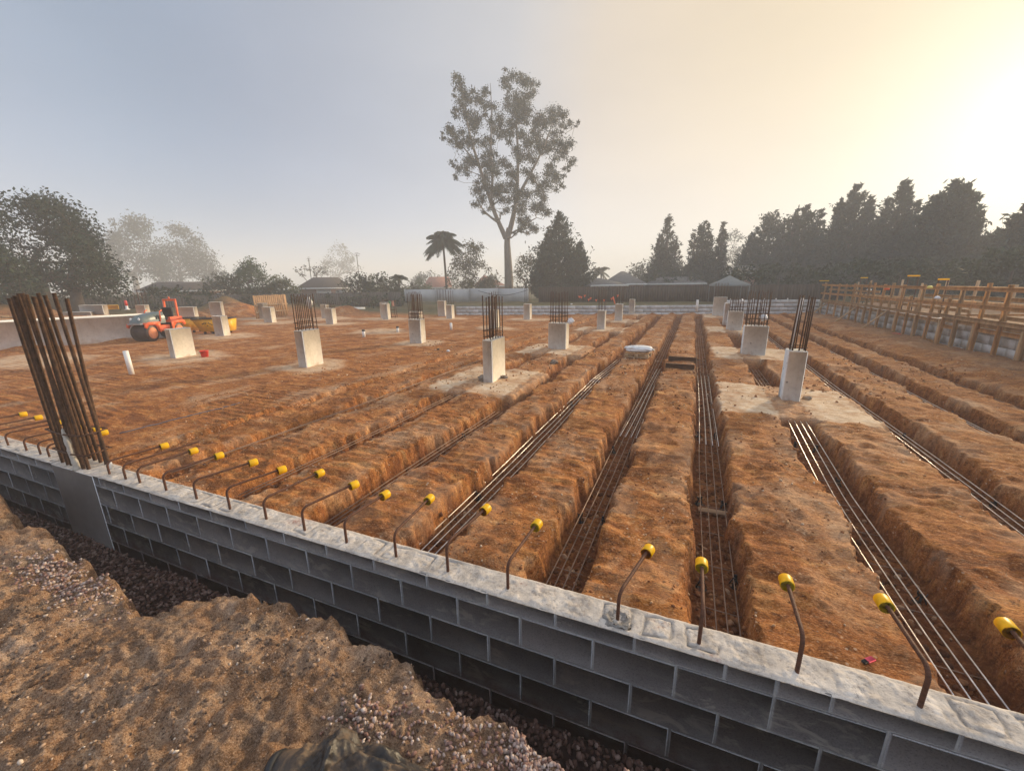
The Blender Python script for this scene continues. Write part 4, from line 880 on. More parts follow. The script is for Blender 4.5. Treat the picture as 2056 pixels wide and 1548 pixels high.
# ---------------------------------------------------------------- plant and bins on the left
SC = at(430, 640, 20.2)[:2]; sight = SC / np.linalg.norm(SC); perp = np.array([sight[1], -sight[0]])
M_SKIP = plain('scuffed yellow paint', (.78, .41, .015), .5, .25, 5, .15, 0, .45)
def skip(c, rz, label, mark):
    o = empty('skip_bin', (c[0], c[1], gz(c[0], c[1])), rz, label, 'skip bin', 'yellow skip bins by the left retaining wall')
    L, W_, H = 1.35, .62, .50; z0 = .10
    T4 = np.array([(-L / 2, -W_ / 2, H + z0), (L / 2, -W_ / 2, H + z0), (L / 2, W_ / 2, H + z0), (-L / 2, W_ / 2, H + z0)]); B4 = np.array([(-L / 2 + .26, -W_ / 2 + .05, z0), (L / 2 - .06, -W_ / 2 + .05, z0), (L / 2 - .06, W_ / 2 - .05, z0), (-L / 2 + .26, W_ / 2 - .05, z0)])
    cin = np.array([0, 0, 0.0]); I4 = T4 * [.965, .93, 1]; J4 = B4 * [.95, .9, 1] + [0, 0, .03]
    F = [[0, 1, 5, 4], [1, 2, 6, 5], [2, 3, 7, 6], [3, 0, 4, 7], [7, 6, 5, 4], [0, 8, 9, 1], [1, 9, 10, 2], [2, 10, 11, 3], [3, 11, 8, 0], [8, 12, 13, 9], [9, 13, 14, 10], [10, 14, 15, 11], [11, 15, 12, 8], [12, 15, 14, 13]]
    mb = MB(); mb.add(np.concatenate([T4, B4, I4, J4]), F); fix_normals(mb.build('tub', M_SKIP, o))
    mb = MB(); P = np.vstack([T4, T4[:1]]); 
    for a_, b_ in zip(P[:-1], P[1:]): mb.plank(a_, b_, .05, .035, (0, 0, 1))
    mb.build('rim', M_BLK, o)
    for x_ in (-.30, .0, .42):
        for y_ in (-.22, .22):
            mb = MB(); mb.lathe([(.02, -.02), (.05, -.02), (.05, .02), (.02, .02)], (x_, y_, .05), 12, axis=(0, 1, 0)); mb.box((x_, y_, .09), (.05, .05, .03)); mb.build('castor', M_BLK, o)
    for x_ in (-.35, .5): mb = MB(); mb.lathe([(.03, 0), (.03, .03)], (x_, -W_ / 2 + .02, H + z0 + .015), 8); mb.build('lug', M_BLK, o)
    if mark:
        mb = MB(); r2 = random.Random(5)
        for k in range(7): 
            x_, z_ = -.32 + .055 * k, .38 + r2.uniform(-.05, .05); mb.plank((x_, -W_ / 2 - .0 + .028 - .10 * (z_ - .3), z_), (x_ + .05, -W_ / 2 + .028 - .10 * (z_ - .26), z_ + r2.uniform(-.05, .06)), .004, .03, (0, 0, 1))
        mb.build('dark_mark', M_BLK, o)
    return o
e1 = perp * math.cos(R(28)) - sight * math.sin(R(28)); rz = math.atan2(e1[1], e1[0])
skip(w(436, 671)[:2] + sight * .35, rz, 'yellow skip bin with dark mark standing behind a concrete column', True)
skip(w(372, 672)[:2] + sight * 1.2, rz, 'yellow skip bin half hidden behind the road roller', False)

RC = w(321, 683)[:2] + sight * .35
f1 = -perp * math.cos(R(46)) - sight * math.sin(R(46)); rz = math.atan2(f1[1], f1[0])
ro = empty('road_roller', (RC[0], RC[1], gz(RC[0], RC[1])), rz, 'orange tandem road roller with grey rounded hood, parked by the left retaining wall', 'road roller'); ro.scale = (.80, .80, .98)
M_OR = plain('orange machine paint', (.80, .13, .035), .4, .12, 6, .05, 0, .5); M_HOOD = plain('grey hood paint', (.10, .13, .13), .35, .15, 5, .03, 0, .55); M_DRUM = plain('worn drum steel', (.07, .05, .042), .5, .4, 8, .15, .5)
for x_, nm in ((.62, 'front'), (-.62, 'rear')):
    o = MB(); o.lathe([(.05, -.40), (.27, -.40), (.285, -.385), (.285, .385), (.27, .40), (.05, .40)], (x_, 0, .285), 28, axis=(0, 1, 0)); dr_ = o.build('drum', M_DRUM, ro, True)
    for s_ in (-1, 1): mb = MB(); mb.lathe([(.06, 0), (.20, 0), (.20, .012), (.06, .016)], (x_, s_ * .405, .285), 20, axis=(0, s_, 0)); mb.build('drum_plate', plain('faded orange plate', (.62, .22, .10), .6, .3), dr_)
    for s_ in (-1, 1):
        mb = MB(); y_ = s_ * .44
        poly = [(-.36, .30), (-.30, .30), (-.24, .46), (-.10, .57), (.14, .57), (.25, .46), (.33, .50), (.30, .62), (.12, .68), (-.36, .66)] if x_ > 0 else [(-.33, .50), (-.25, .46), (-.14, .57), (.10, .57), (.24, .46), (.30, .30), (.36, .30), (.36, .66), (-.2, .68), (-.30, .62)]
        mb.prism(poly, (x_, y_ - .02, 0), (1, 0, 0), (0, 0, 1), (0, 1, 0), .04); fix_normals(mb.build('drum_yoke', M_OR, ro))
mb = MB(); mb.box((.62, 0, .63), (.55, .84, .05)); mb.box((-.62, 0, .63), (.6, .84, .05)); mb.box((0, 0, .42), (.62, .62, .20), bev=.02); mb.build('chassis', M_OR, ro)
# hood: a rounded, front sloping shell
xs_ = np.linspace(-.10, .98, 22); th = np.linspace(0, math.pi, 18); XX, TH_ = np.meshgrid(xs_, th, indexing='ij')
pr_ = np.interp(xs_, [-.10, .2, .6, .82, .94, .98], [.40, .39, .33, .26, .17, .06])[:, None]; wd = np.interp(xs_, [-.1, .6, .9, .98], [.36, .36, .32, .24])[:, None]
sq = lambda v: np.sign(v) * np.abs(v) ** .55
g = grid_object('hood', XX, wd * sq(np.cos(TH_)), .60 + pr_ * np.abs(np.sin(TH_)) ** .55, M_HOOD, None, ro); fix_normals(g)
mb = MB(); mb.box((.90, 0, .62), (.20, .66, .06), bev=.02); mb.build('bumper', plain('pale bumper', (.42, .42, .40), .6, .1), ro)
for s_ in (-1, 1):
    mb = MB(); mb.lathe([(.05, 0), (.06, .02), (.02, .03)], (.90, s_ * .2, .78), 12, axis=(1, 0, .3)); mb.build('headlight', M_WHITE, ro)
    for k in range(3): mb = MB(); mb.box((.28 - .09 * k, s_ * .365, .82), (.045, .02, .14), bev=.005); mb.build('vent', M_BLK, ro)
mb = MB(); mb.box((-.42, .0, .74), (.34, .52, .10), bev=.03); mb.box((-.60, 0, .96), (.09, .50, .36), bev=.03); mb.build('seat', M_BLK, ro)
mb = MB(); mb.plank((-.02, .0, .7), (-.10, 0, 1.0), .10, .10, (1, 0, 0)); mb.build('steering_column', M_BLK, ro)
mb = MB(); a_ = np.linspace(0, 2 * math.pi, 25); mb.tube(np.stack([-.14 + .14 * .35 * np.cos(a_), .15 * np.sin(a_), 1.03 + .12 * np.cos(a_)], 1), .014, 6, False); mb.build('steering_wheel', M_BLK, ro)
for s_ in (-1, 1): mb = MB(); mb.plank((-.74, s_ * .33, .62), (-.80, s_ * .30, 1.40), .075, .075, (1, 0, 0), .012); mb.build('roll_bar_post', M_OR, ro)
mb = MB(); mb.box((-.80, 0, 1.40), (.085, .68, .075), bev=.015); mb.build('roll_bar', M_OR, ro)
mb = MB(); mb.lathe([(.03, 0), (.035, .05), (.01, .08)], (-.80, .0, 1.44), 10); mb.build('beacon', M_OR, ro)
mb = MB()
for x_, y_ in ((.16, -.38), (.16, .38)): mb = MB(); mb.tube([(x_, y_, .66), (x_ - .05, y_, 1.02), (x_ - .16, y_, 1.06)], .022, 8); mb.build('handrail', M_OR, ro)
mb = MB(); mb.box((-.62, 0, .72), (.62, .74, .14), bev=.02); mb.build('rear_deck', M_OR, ro)

# slatted timber panel
a_, b_ = w(515, 641), w(579, 634); b_ = a_ + (b_ - a_); L_ = np.linalg.norm((b_ - a_)[:2])
sp_ = empty('slatted_panel', (a_[0], a_[1], gz(a_[0], a_[1])), math.atan2(b_[1] - a_[1], b_[0] - a_[0]), 'orange timber panel of upright slats with a diagonal prop', 'timber panel'); HP = 1.32
n = 17
for k in range(n):
    x_ = .06 + (L_ - .12) * k / (n - 1); mb = MB(); mb.box((x_, 0, HP / 2 + rr.uniform(-.02, .02)), (.085, .05, HP)); mb.build('slat', M_TIMBER, sp_)
for z_ in (.35, .75): mb = MB(); mb.box((L_ / 2, -.05, z_), (L_, .045, .09)); mb.build('rail', M_TIMB2, sp_)
mb = MB(); mb.plank((L_ * .80, -.10, 1.0), (L_ * .56, -.75, .02), .09, .05, (1, 0, 0)); mb.build('prop', M_TIMBER, sp_)
mb = MB(); mb.box((L_ * .92, -.06, HP / 2), (.09, .06, HP)); mb.build('end_post', M_TIMBER, sp_)

# tripod tool
q = w(790, 638); o = empty('tool_stand', (q[0], q[1], gz(q[0], q[1])), .3, 'small dark metal stand draped with green and pink rags', 'tool stand')
for x_ in (-.16, .16):
    for y_ in (-.12, .12): mb = MB(); mb.tube([(x_ * 1.1, y_ * 1.1, 0), (x_ * .8, y_, .98)], .018, 6); mb.build('leg', M_RUST, o)
for z_ in (.04, .45, .95):
    mb = MB(); mb.tube([(-.16, -.12, z_), (.16, -.12, z_), (.16, .12, z_), (-.16, .12, z_), (-.16, -.12, z_)], .012, 6); mb.build('crossbar', M_RUST, o)
for nm, x_, c, z_ in (('green_rag', -.09, (.18, .42, .28), .80), ('pink_rag', .10, (.60, .33, .27), .80)):
    mb = MB(); mb.box((x_, -.14, z_), (.12, .03, .30), bev=.012); mb.build(nm, plain(nm, c, .8, .25, 9, .4), o)

# odds and ends on the raised ground at the left
def thing_box(name, px0, px1, py0, py1, d, dep, mat, label, cat, group=None):
    p, q = at(px0, py1, d), at(px1, py1, d); t_ = at(px0, py0, d); c = (p + q) / 2; L = np.linalg.norm((q - p)[:2]); s2 = c[:2] / np.linalg.norm(c[:2])
    mb = MB(); hgt = t_[2] - p[2]; mb.box((c[0] + s2[0] * dep / 2, c[1] + s2[1] * dep / 2, p[2] + hgt / 2), (L, dep, hgt), math.atan2(q[1] - p[1], q[0] - p[0]), bev=.015)
    return tag(mb.build(name, mat), label, cat, group)
thing_box('yellow_crate', 217, 240, 613, 622, 27, .5, plain('amber plastic', (.62, .36, .04), .5, .2), 'low amber crate on the raised ground left of the road roller', 'crate')
for k, (x0, x1, y0, y1, d, lab) in enumerate(((0, 30, 641, 652, 23.5, 'long reddish timber at the bottom of the pile on the left wall'), (6, 48, 637, 645, 24, 'brown timber across the middle of the pile on the left wall'), (20, 50, 644, 650, 23.2, 'thick timber at the right end of the pile on the left wall'), (2, 20, 634, 640, 24.6, 'short timber on top of the pile on the left wall'))):
    thing_box('timber_beam', x0, x1, y0, y1, d, .3, M_TIMB2 if k % 2 else M_TIMBR, lab, 'timber', 'timbers piled on the left wall')
mb = MB(); p, q = at(42, 646, 24), at(44, 628, 24); mb.tube([p, q], .06, 8); tag(mb.build('white_post', M_WHITE, None, True), 'white post leaning beside the timber pile on the left wall', 'post')
p = at(256, 622, 26.5); o = empty('bollard', (p[0], p[1], p[2]), 0, 'red and white bollard on the raised ground left of the road roller', 'bollard')
mb = MB(); mb.lathe([(.10, 0), (.10, .03), (.05, .04), (.05, .18)], n=12); mb.build('white_foot', M_WHITE, o); mb = MB(); mb.lathe([(.05, .18), (.05, .40), (.03, .43)], n=12); mb.build('red_head', plain('red bollard', (.65, .06, .05), .5), o)
p = at(622, 616, 33); lump('white_bag', (p[0], p[1], p[2] + .25), (.22, .2, .42), plain('dull white bag', (.42, .42, .40), .7, .2, 8, .4), 'upright pale bag standing on the grass by the dark fence at left', 'bag', 12, 20, .3)
p, q = at(690, 618, 34), at(733, 618, 34); mb = MB(); mb.plank(p, q, .5, .07, (0, 0, 1)); mb.plank(p * [.995, .995, 1] + [0, 0, -.06], q * [.99, .99, 1] + [0, 0, -.06], .4, .05, (0, 0, 1)); tag(mb.build('stacked_sheets', M_WHITE), 'pale sheets lying flat on the ground before the dark bushes', 'sheets')
for (px, py, s_, lab) in ((900, 706, .05, 'small white scrap in the dirt left of the slim rust stained column'), (1147, 627, .07, 'small white round scrap near the far wall'), (880, 702, .04, 'small dark scrap in the dirt left of the slim rust stained column')):
    q = w(px, py); lump('scrap', (q[0], q[1], gz(q[0], q[1]) + s_ * .4), (s_, s_ * .8, s_ * .6), M_BAG if 'white' in lab else M_BLK, lab, 'scrap', px, 12, .4)
q0 = w(240, 868); q1 = w(480, 812); P = []
for t_ in np.linspace(0, 1, 26): c = q0 * (1 - t_) + q1 * t_; P.append((c[0], c[1] + .03 * math.sin(9 * t_), gz(c[0], c[1]) + .004))
mb = MB(); mb.tube(P, .008, 6); tag(mb.build('hose', plain('dull blue hose', (.10, .10, .13), .6, .2), None, True), 'thin dark blue hose lying in the dirt right of the rebar cage', 'hose')
# ---------------------------------------------------------------- fences, houses and trees beyond the site
M_FENW = plain('pale sheet fence', (.43, .43, .42), .7, .14, 1.2, .1); M_FEND = plain('dark brown fence', (.075, .055, .042), .85, .3, 2, .3, 0, .2, (4, 4, .4)); M_FENG = plain('grey timber fence', (.085, .075, .066), .9, .3, 2, .3, 0, .2, (4, 4, .4))
def fence(name, P, z0, z1, mat, label, bay=2.2, th=.04, boards=0.0):
    o = empty(name, (0, 0, 0), 0, label, 'fence')
    for p, q in zip(P[:-1], P[1:]):
        p, q = np.asarray(p, float), np.asarray(q, float); L = np.linalg.norm(q - p); n = max(1, round(L / bay)); d = (q - p) / L; rz = math.atan2(d[1], d[0])
        for k in range(n):
            c = p + d * L * (k + .5) / n; mb = MB()
            if boards:
                m_ = int(L / n / boards)
                for j in range(m_):
                    e = c + d * (-L / n / 2 + (j + .5) * L / n / m_); mb.box((e[0], e[1], (z0 + z1) / 2 + rr.uniform(-.02, .02)), (L / n / m_ - .006, th, z1 - z0), rz)
            else: mb.box((c[0], c[1], (z0 + z1) / 2 + rr.uniform(-.03, .03)), (L / n - .01, th, z1 - z0), rz)
            mb.build('panel', mat, o)
            e = p + d * L * k / n; mb = MB(); mb.box((e[0] + d[1] * .05, e[1] - d[0] * .05, (z0 + z1) / 2), (.07, .07, z1 - z0 + .06), rz); mb.build('post', mat, o)
    return o
fa, fb = w(815, 604, .46), w(1062, 606, .46)
fence('sheet_fence', [fa[:2], (fa[:2] * .45 + fb[:2] * .55) + [0, .2], fb[:2]], .42, 1.46, M_FENW, 'pale grey sheet fence behind the far wall below the palm', 3.0)
fence('board_fence', [(-10.3, 28.0), (7.0, 30.4), (8.6, 31.5)], .42, 1.52, M_FEND, 'long dark brown board fence behind the far wall on the right', 2.4, .03, .15)
fence('timber_fence', [(-24.0, 29.2), (-33.5, 22.0), (-37.5, 13.0), (-38, 2)], .0, 1.25, M_FENG, 'weathered grey timber fence behind the dirt mounds on the left', 2.4, .03, .15)
mb = MB(); A_ = at(960, 584, 29.3); B_ = at(1060, 582, 29.3); P = [A_ * (1 - t) + B_ * t - np.array([0, 0, .35 * math.sin(math.pi * t)]) for t in np.linspace(0, 1, 16)]; mb.tube(P, .018, 5); tag(mb.build('cable', M_BLK, None, True), 'dark cable hanging in a loop across the pale sheet fence', 'cable')

M_BRICK = plain('red brick', (.20, .115, .085), .9, .25, 10, .3); M_RENDER = plain('pale wall', (.38, .36, .33), .85, .15, 3, .1); M_GLASS = plain('dark window', (.03, .035, .04), .15, .2, 3, 0, 0, .6); M_GUT = plain('white gutter', (.62, .61, .58), .5, .08)
M_BLIND = plain('pale blind', (.42, .43, .43), .6, .1)
def tiles(name, c):
    t = NT(name); wv = t.n('ShaderNodeTexWave', wave_type='BANDS', bands_direction='Z'); wv.inputs['Scale'].default_value = 5; t.l(t.tc.outputs['Object'], wv.inputs['Vector'])
    col = t.mix(t.ramp(wv.outputs['Fac'], [(.0, .5), (.25, 0.)]), t.ramp(t.noise(3, 5), [(.3, tuple(q * .75 for q in c)), (.7, tuple(q * 1.2 for q in c))]), tuple(q * .5 for q in c)); t.bump(wv.outputs['Fac'], .4, .03); return t.done(col, .85, .2)
def house(pxa, pxb, eave_y, ridge_y, d, wall_mat, roof_mat, label, depth=7.0, wins=(), z0=.2, ridge=(.3, .7), gutter=True, turn=0.0, win_mat=None):
    """hipped house whose front eave runs between two sight lines at distance d"""
    a, b = at(pxa, eave_y, d), at(pxb, eave_y, d + turn); zr_ = at((pxa + pxb) / 2, ridge_y, d + depth * .5)[2]; ze = (a[2] + b[2]) / 2
    ex = (b - a)[:2]; L = np.linalg.norm(ex); ex /= L; rz = math.atan2(ex[1], ex[0])
    o = empty('house', (a[0], a[1], z0), rz, label, 'house'); H, HR = ze - z0, zr_ - z0; ov = .35
    mb = MB(); mb.box((L / 2, depth / 2, H / 2 - .15), (L - 2 * ov, depth - 2 * ov, H + .3)); mb.build('wall', wall_mat, o)
    V = [(0, 0, H), (L, 0, H), (L, depth, H), (0, depth, H), (L * ridge[0], depth / 2, HR), (L * ridge[1], depth / 2, HR)]; V2 = [(x_, y_, z_ - .12) for x_, y_, z_ in V[:4]]
    mb = MB(); mb.add(V + V2, [[0, 1, 5, 4], [1, 2, 5], [2, 3, 4, 5], [3, 0, 4], [9, 8, 7, 6], [0, 6, 7, 1], [1, 7, 8, 2], [2, 8, 9, 3], [3, 9, 6, 0]]); r_ = mb.build('roof', roof_mat, o); fix_normals(r_)
    if gutter: mb = MB(); mb.box((L / 2, -.05, H - .07), (L, .10, .13)); mb.build('gutter', M_GUT, r_)
    for (u0, u1, v0, v1) in wins:
        f = MB(); f.box((L * (u0 + u1) / 2, ov - .03, H * (v0 + v1) / 2), (L * (u1 - u0), .08, H * (v1 - v0))); wn = f.build('window', M_GUT, o)
        m_ = MB(); m_.box((L * (u0 + u1) / 2, ov - .055, H * (v0 + v1) / 2), (L * (u1 - u0) - .16, .06, H * (v1 - v0) - .14)); m_.build('pane', win_mat or M_GLASS, wn)
    return o
T_BR, T_PK, T_GR = tiles('brown roof tiles', (.085, .07, .06)), tiles('terracotta roof tiles', (.32, .15, .11)), tiles('grey roof tiles', (.16, .15, .14))
house(592, 706, 578, 557, 50, M_BRICK, T_BR, 'single storey house with dark brown hip roof and pale blinds beyond the bushes', 9, ((.36, .62, .35, .85), (.70, .95, .35, .85)), .1, (.32, .8), win_mat=M_BLIND)
house(268, 470, 583, 566, 48, M_BRICK, T_BR, 'low red brick house under dark roof behind the road roller', 9, ((.18, .30, .3, .85), (.58, .66, 0, .85), (.80, .88, .4, .8)), .1, (.2, .9))
house(848, 908, 577, 556, 62, M_RENDER, T_PK, 'house with faded terracotta roof behind the palm trunk', 10, (), .3, (.22, .95))
house(950, 1018, 574, 553, 64, M_BRICK, T_PK, 'house with reddish roof left of the tall gum trunk', 10, (), .3, (.3, .35))
house(1186, 1262, 572, 558, 38, M_RENDER, T_GR, 'carport end of a grey tiled house with white gutter beside the dark conifer', 7, (), .3, (.45, .5), turn=1.0)
house(1206, 1300, 570, 545, 43, M_BRICK, T_GR, 'grey tiled house with higher pointed hip roof right of the dark conifer', 9, (), .3, (.42, .5))
house(1296, 1420, 569, 556, 44, M_BRICK, T_GR, 'long low house with a white gutter half hidden behind the airy trees', 7, (), .3, (.2, .8))
house(1452, 1530, 548, 534, 46, M_BRICK, T_GR, 'dim roof showing between the gazebo and the conifer row', 8, (), .3, (.3, .7))
# gazebo
c = at(1460, 600, 28.3); o = empty('gazebo', (c[0], c[1], .46), R(8), 'grey pop-up gazebo with peaked canopy behind the far wall', 'gazebo'); s_ = .95; M_CAN = plain('grey canopy cloth', (.17, .18, .175), .8, .12, 3, .1)
zt = at(1460, 571, 28.3)[2] - .46; zp = at(1460, 553, 28.3)[2] - .46
mb = MB(); V = [(-s_, -s_, zt), (s_, -s_, zt), (s_, s_, zt), (-s_, s_, zt), (-.45, -.45, zt + (zp - zt) * .45), (.45, -.45, zt + (zp - zt) * .45), (.45, .45, zt + (zp - zt) * .45), (-.45, .45, zt + (zp - zt) * .45), (0, 0, zp), (-s_, -s_, zt - .1), (s_, -s_, zt - .1), (s_, s_, zt - .1), (-s_, s_, zt - .1)]
F = [[k, (k + 1) % 4, 4 + (k + 1) % 4, 4 + k] for k in range(4)] + [[4 + k, 4 + (k + 1) % 4, 8] for k in range(4)] + [[9 + k, 9 + (k + 1) % 4, (k + 1) % 4, k] for k in range(4)]
mb.add(V, F); mb.build('canopy', M_CAN, o)
for x_ in (-1, 1):
    for y_ in (-1, 1): mb = MB(); mb.box((x_ * (s_ - .04), y_ * (s_ - .04), zt / 2), (.045, .045, zt)); mb.build('pole', M_CAN, o)
# bunting and its marker post
M_FLAG = plain('orange flag cloth', (.85, .17, .07), .7, .1); o = empty('bunting', (0, 0, 0), 0, 'string of small orange triangular flags before the dark fence', 'bunting')
FP = [(1163, 596), (1167, 597), (1174, 594), (1182, 602), (1186, 599), (1197, 603), (1213, 603), (1228, 600), (1240, 594)]; Q = [at(x_, y_, 26.3) for x_, y_ in FP]
mb = MB(); mb.tube([q + [0, 0, .05] for q in Q], .008, 5); mb.build('cord', M_BLK, o)
for q in Q:
    mb = MB(); mb.prism([(-.075, .05), (.075, .05), (0, -.11)], (q[0], q[1], q[2]), (1, .1, 0), (0, 0, 1), (0, 1, 0), .012); mb.build('flag', M_FLAG, o)
p, q = at(1235, 612, 26.2), at(1231, 596, 26.2); mb = MB(); mb.tube([(p[0], p[1], .44), q], .04, 8); tag(mb.build('marker_post', M_FLAG, None, True), 'leaning orange marker post at the right end of the bunting', 'post')

# ---------------------------------------------------------------- vegetation
def leaf_mat(name, c, c2, tr=.15):
    t = NT(name); g = t.n('ShaderNodeNewGeometry'); col = t.ramp(g.outputs['Random Per Island'], [(0, tuple(q * .6 for q in c)), (.5, c), (1, c2)])
    col = t.mix(t.ramp(t.noise(.8, 3), [(.4, .35), (.6, 0.)]), col, tuple(q * .6 for q in c))
    m_ = t.done(col, .65, .25); tl = t.n('ShaderNodeBsdfTranslucent'); t.l(col, tl.inputs[0]); mx = t.n('ShaderNodeMixShader'); mx.inputs[0].default_value = tr
    t.l(t.b.outputs[0], mx.inputs[1]); t.l(tl.outputs[0], mx.inputs[2]); t.l(mx.outputs[0], t.t.nodes['Material Output'].inputs[0]); return m_
L_GUM = leaf_mat('gum leaves', (.028, .042, .028), (.055, .072, .045)); L_DARK = leaf_mat('dark leaves', (.022, .042, .022), (.045, .070, .036)); L_MID = leaf_mat('mid green leaves', (.036, .076, .028), (.075, .125, .045)); L_LIGHT = leaf_mat('light green leaves', (.085, .105, .04), (.15, .16, .06))
L_CON = leaf_mat('conifer sprays', (.028, .050, .034), (.055, .080, .05), .32); L_OLIVE = leaf_mat('olive leaves', (.07, .072, .035), (.12, .11, .05))
M_BARK = plain('grey bark', (.20, .165, .135), .9, .35, 5, .5, 0, .2, (3, 3, .5)); M_BARK2 = plain('dark bark', (.075, .058, .045), .9, .35, 6, .5)
def leaves(mb, P, nrm, size, rg, asp=.45, droop=0.0):
    """small folded leaf sprays at points P"""
    n = len(P); d = rg.normal(size=(n, 3)); d[:, 2] -= droop * 1.6; d += nrm * .8; d /= np.linalg.norm(d, axis=1)[:, None]
    s_ = np.cross(d, rg.normal(size=(n, 3))); s_ /= np.linalg.norm(s_, axis=1)[:, None] + 1e-9
    L = (size * rg.uniform(.6, 1.4, n))[:, None]; W_ = L * asp
    V = np.stack([P - d * L * .5, P + s_ * W_ * .5 - d * L * .05, P + d * L * .5, P - s_ * W_ * .5 + d * L * .05], 1).reshape(-1, 3)
    mb.add(V, np.arange(n * 4).reshape(n, 4))
def mpp(p): return float(AX[2] @ (p - [0, 0, EYE])) / FPX          # metres per photo pixel at p
def tree(name, label, base, blobs, d, mat, leaf=.22, dens=2.2, bark=None, trunk_r=.22, depth=.35, asp=.5, droop=.2, cat='tree', group=None, fork=.35, shell=.45, seed=1, limbs=True, zb=.3, vary=.5, frame=None):
    """base (px, py) and crown blobs (px, py, r px) seen at distance d"""
    rg = np.random.default_rng(seed); b0 = at(base[0], base[1], d); b0[2] = zb; sight = np.array([b0[0], b0[1]]) / np.linalg.norm(b0[:2])
    o = empty(name, tuple(b0), 0, label, cat, group); mb = MB(); C = []
    W_ = max(q[0] for q in blobs) - min(q[0] for q in blobs)
    for bx, by, br in blobs:
        p = at(bx, by, d); off = rg.uniform(-1, 1) * depth * W_ * mpp(p) * .5; p = p + np.array([sight[0] * off, sight[1] * off, 0]); p[2] = EYE + (p[2] - EYE) * (d + off) / d; r_ = br * mpp(p); C.append((p, r_))
        n = int(dens * 6.5 * (r_ / leaf) ** 2) + 6; u = rg.normal(size=(n, 3)); u /= np.linalg.norm(u, axis=1)[:, None]
        rad = rg.random(n) ** shell * (1 + vary * .35 * rg.normal(size=n)).clip(.4, 1.12 if vary < .8 else 1.35); sub = fbm(u[:, 0] * 2.5 + bx, u[:, 1] * 2.5 + u[:, 2] * 2 + by, 3, seed); k = sub > -.30
        P = p + u * (r_ * rad * (1 + .6 * sub))[:, None] * [1, 1, .85]; leaves(mb, (P - b0)[k], u[k], leaf, rg, asp, droop)
    if mb.n: mb.build('crown', mat, o)
    tb = MB(); top = np.mean([c for c, _ in C], 0); hi = max(c[2] for c, _ in C)
    if limbs:
        fz = zb + (hi - zb) * fork; nodes = [np.array([b0[0] + (top[0] - b0[0]) * t_ * .25, b0[1] + (top[1] - b0[1]) * t_ * .25, zb + (fz - zb) * t_]) for t_ in np.linspace(0, 1, 6)]
        tb.tube([q - b0 + [0, 0, -.2 if i == 0 else 0] for i, q in enumerate(nodes)], np.linspace(trunk_r * 1.25, trunk_r * .72, 6), 10)
        N_ = [(nodes[-1], trunk_r * .72)]
        if frame:
            tb = MB(); N_ = []
            for line, r0, r1 in frame:
                Q = []; 
                for fx, fy in line:
                    q = at(fx, fy, d); Q.append(q)
                Q = np.array(Q); off = np.linspace(0, 1, len(Q))[:, None] * rg.uniform(-2.2, 2.2) * (r0 < trunk_r * .9) * np.append(sight, 0); Q = Q + off
                tt_ = np.linspace(0, 1, len(Q)); t2 = np.linspace(0, 1, len(Q) * 4); Q = np.stack([np.interp(t2, tt_, Q[:, i]) for i in range(3)], 1); ker_ = np.ones(5) / 5
                Q = np.stack([np.convolve(np.pad(Q[:, i], 2, mode='edge'), ker_, 'valid') for i in range(3)], 1); rad_ = np.linspace(r0, r1, len(Q))
                if line[0] == frame[0][0][0]: Q[0, 2] = zb - .2
                tb.tube(Q - b0, rad_, 10); N_ += [(q, r_) for q, r_ in zip(Q[2:], rad_[2:])]
        for c, r_ in sorted(C, key=lambda q: np.linalg.norm(q[0] - nodes[-1])):
            best = min(N_, key=lambda q: np.linalg.norm(q[0] - c) * (1 + .9 * (q[0][2] > c[2] - .1)) + .12 * np.linalg.norm(q[0] - nodes[-1]) * (not frame))
            s_, rs = best; rs = min(rs, .14) if frame else rs; re = max(rs * .50, .018 if r_ < 1 else .025); md = (s_ + c) / 2 + rg.normal(size=3) * .10 * np.linalg.norm(c - s_) - np.array([0, 0, .05 * np.linalg.norm(c - s_)])
            P = [s_, s_ * .5 + md * .5 + rg.normal(size=3) * .03, md, md * .5 + c * .5 + rg.normal(size=3) * .05, c]; tb.tube([q - b0 for q in P], np.linspace(rs * .72, re, 5), 6)
            N_ += [(md, (rs * .72 + re) / 2), (c, re)]
            for _ in range(3):
                u = rg.normal(size=3); u /= np.linalg.norm(u); tb.tube([c - b0, c - b0 + u * r_ * .5, c - b0 + u * r_ * .95 + [0, 0, .1 * r_]], [re * .7, re * .5, re * .25], 4)
    else: tb.tube([(0, 0, -.2), (0, 0, (hi - zb) * .7)], [trunk_r, trunk_r * .4], 8)
    tb.build('trunk', bark or M_BARK2, o, True); return o
zc = lambda x_, y_, r_: (800 + x_ * .3231, 100 + y_ * .3231, r_ * .3231)
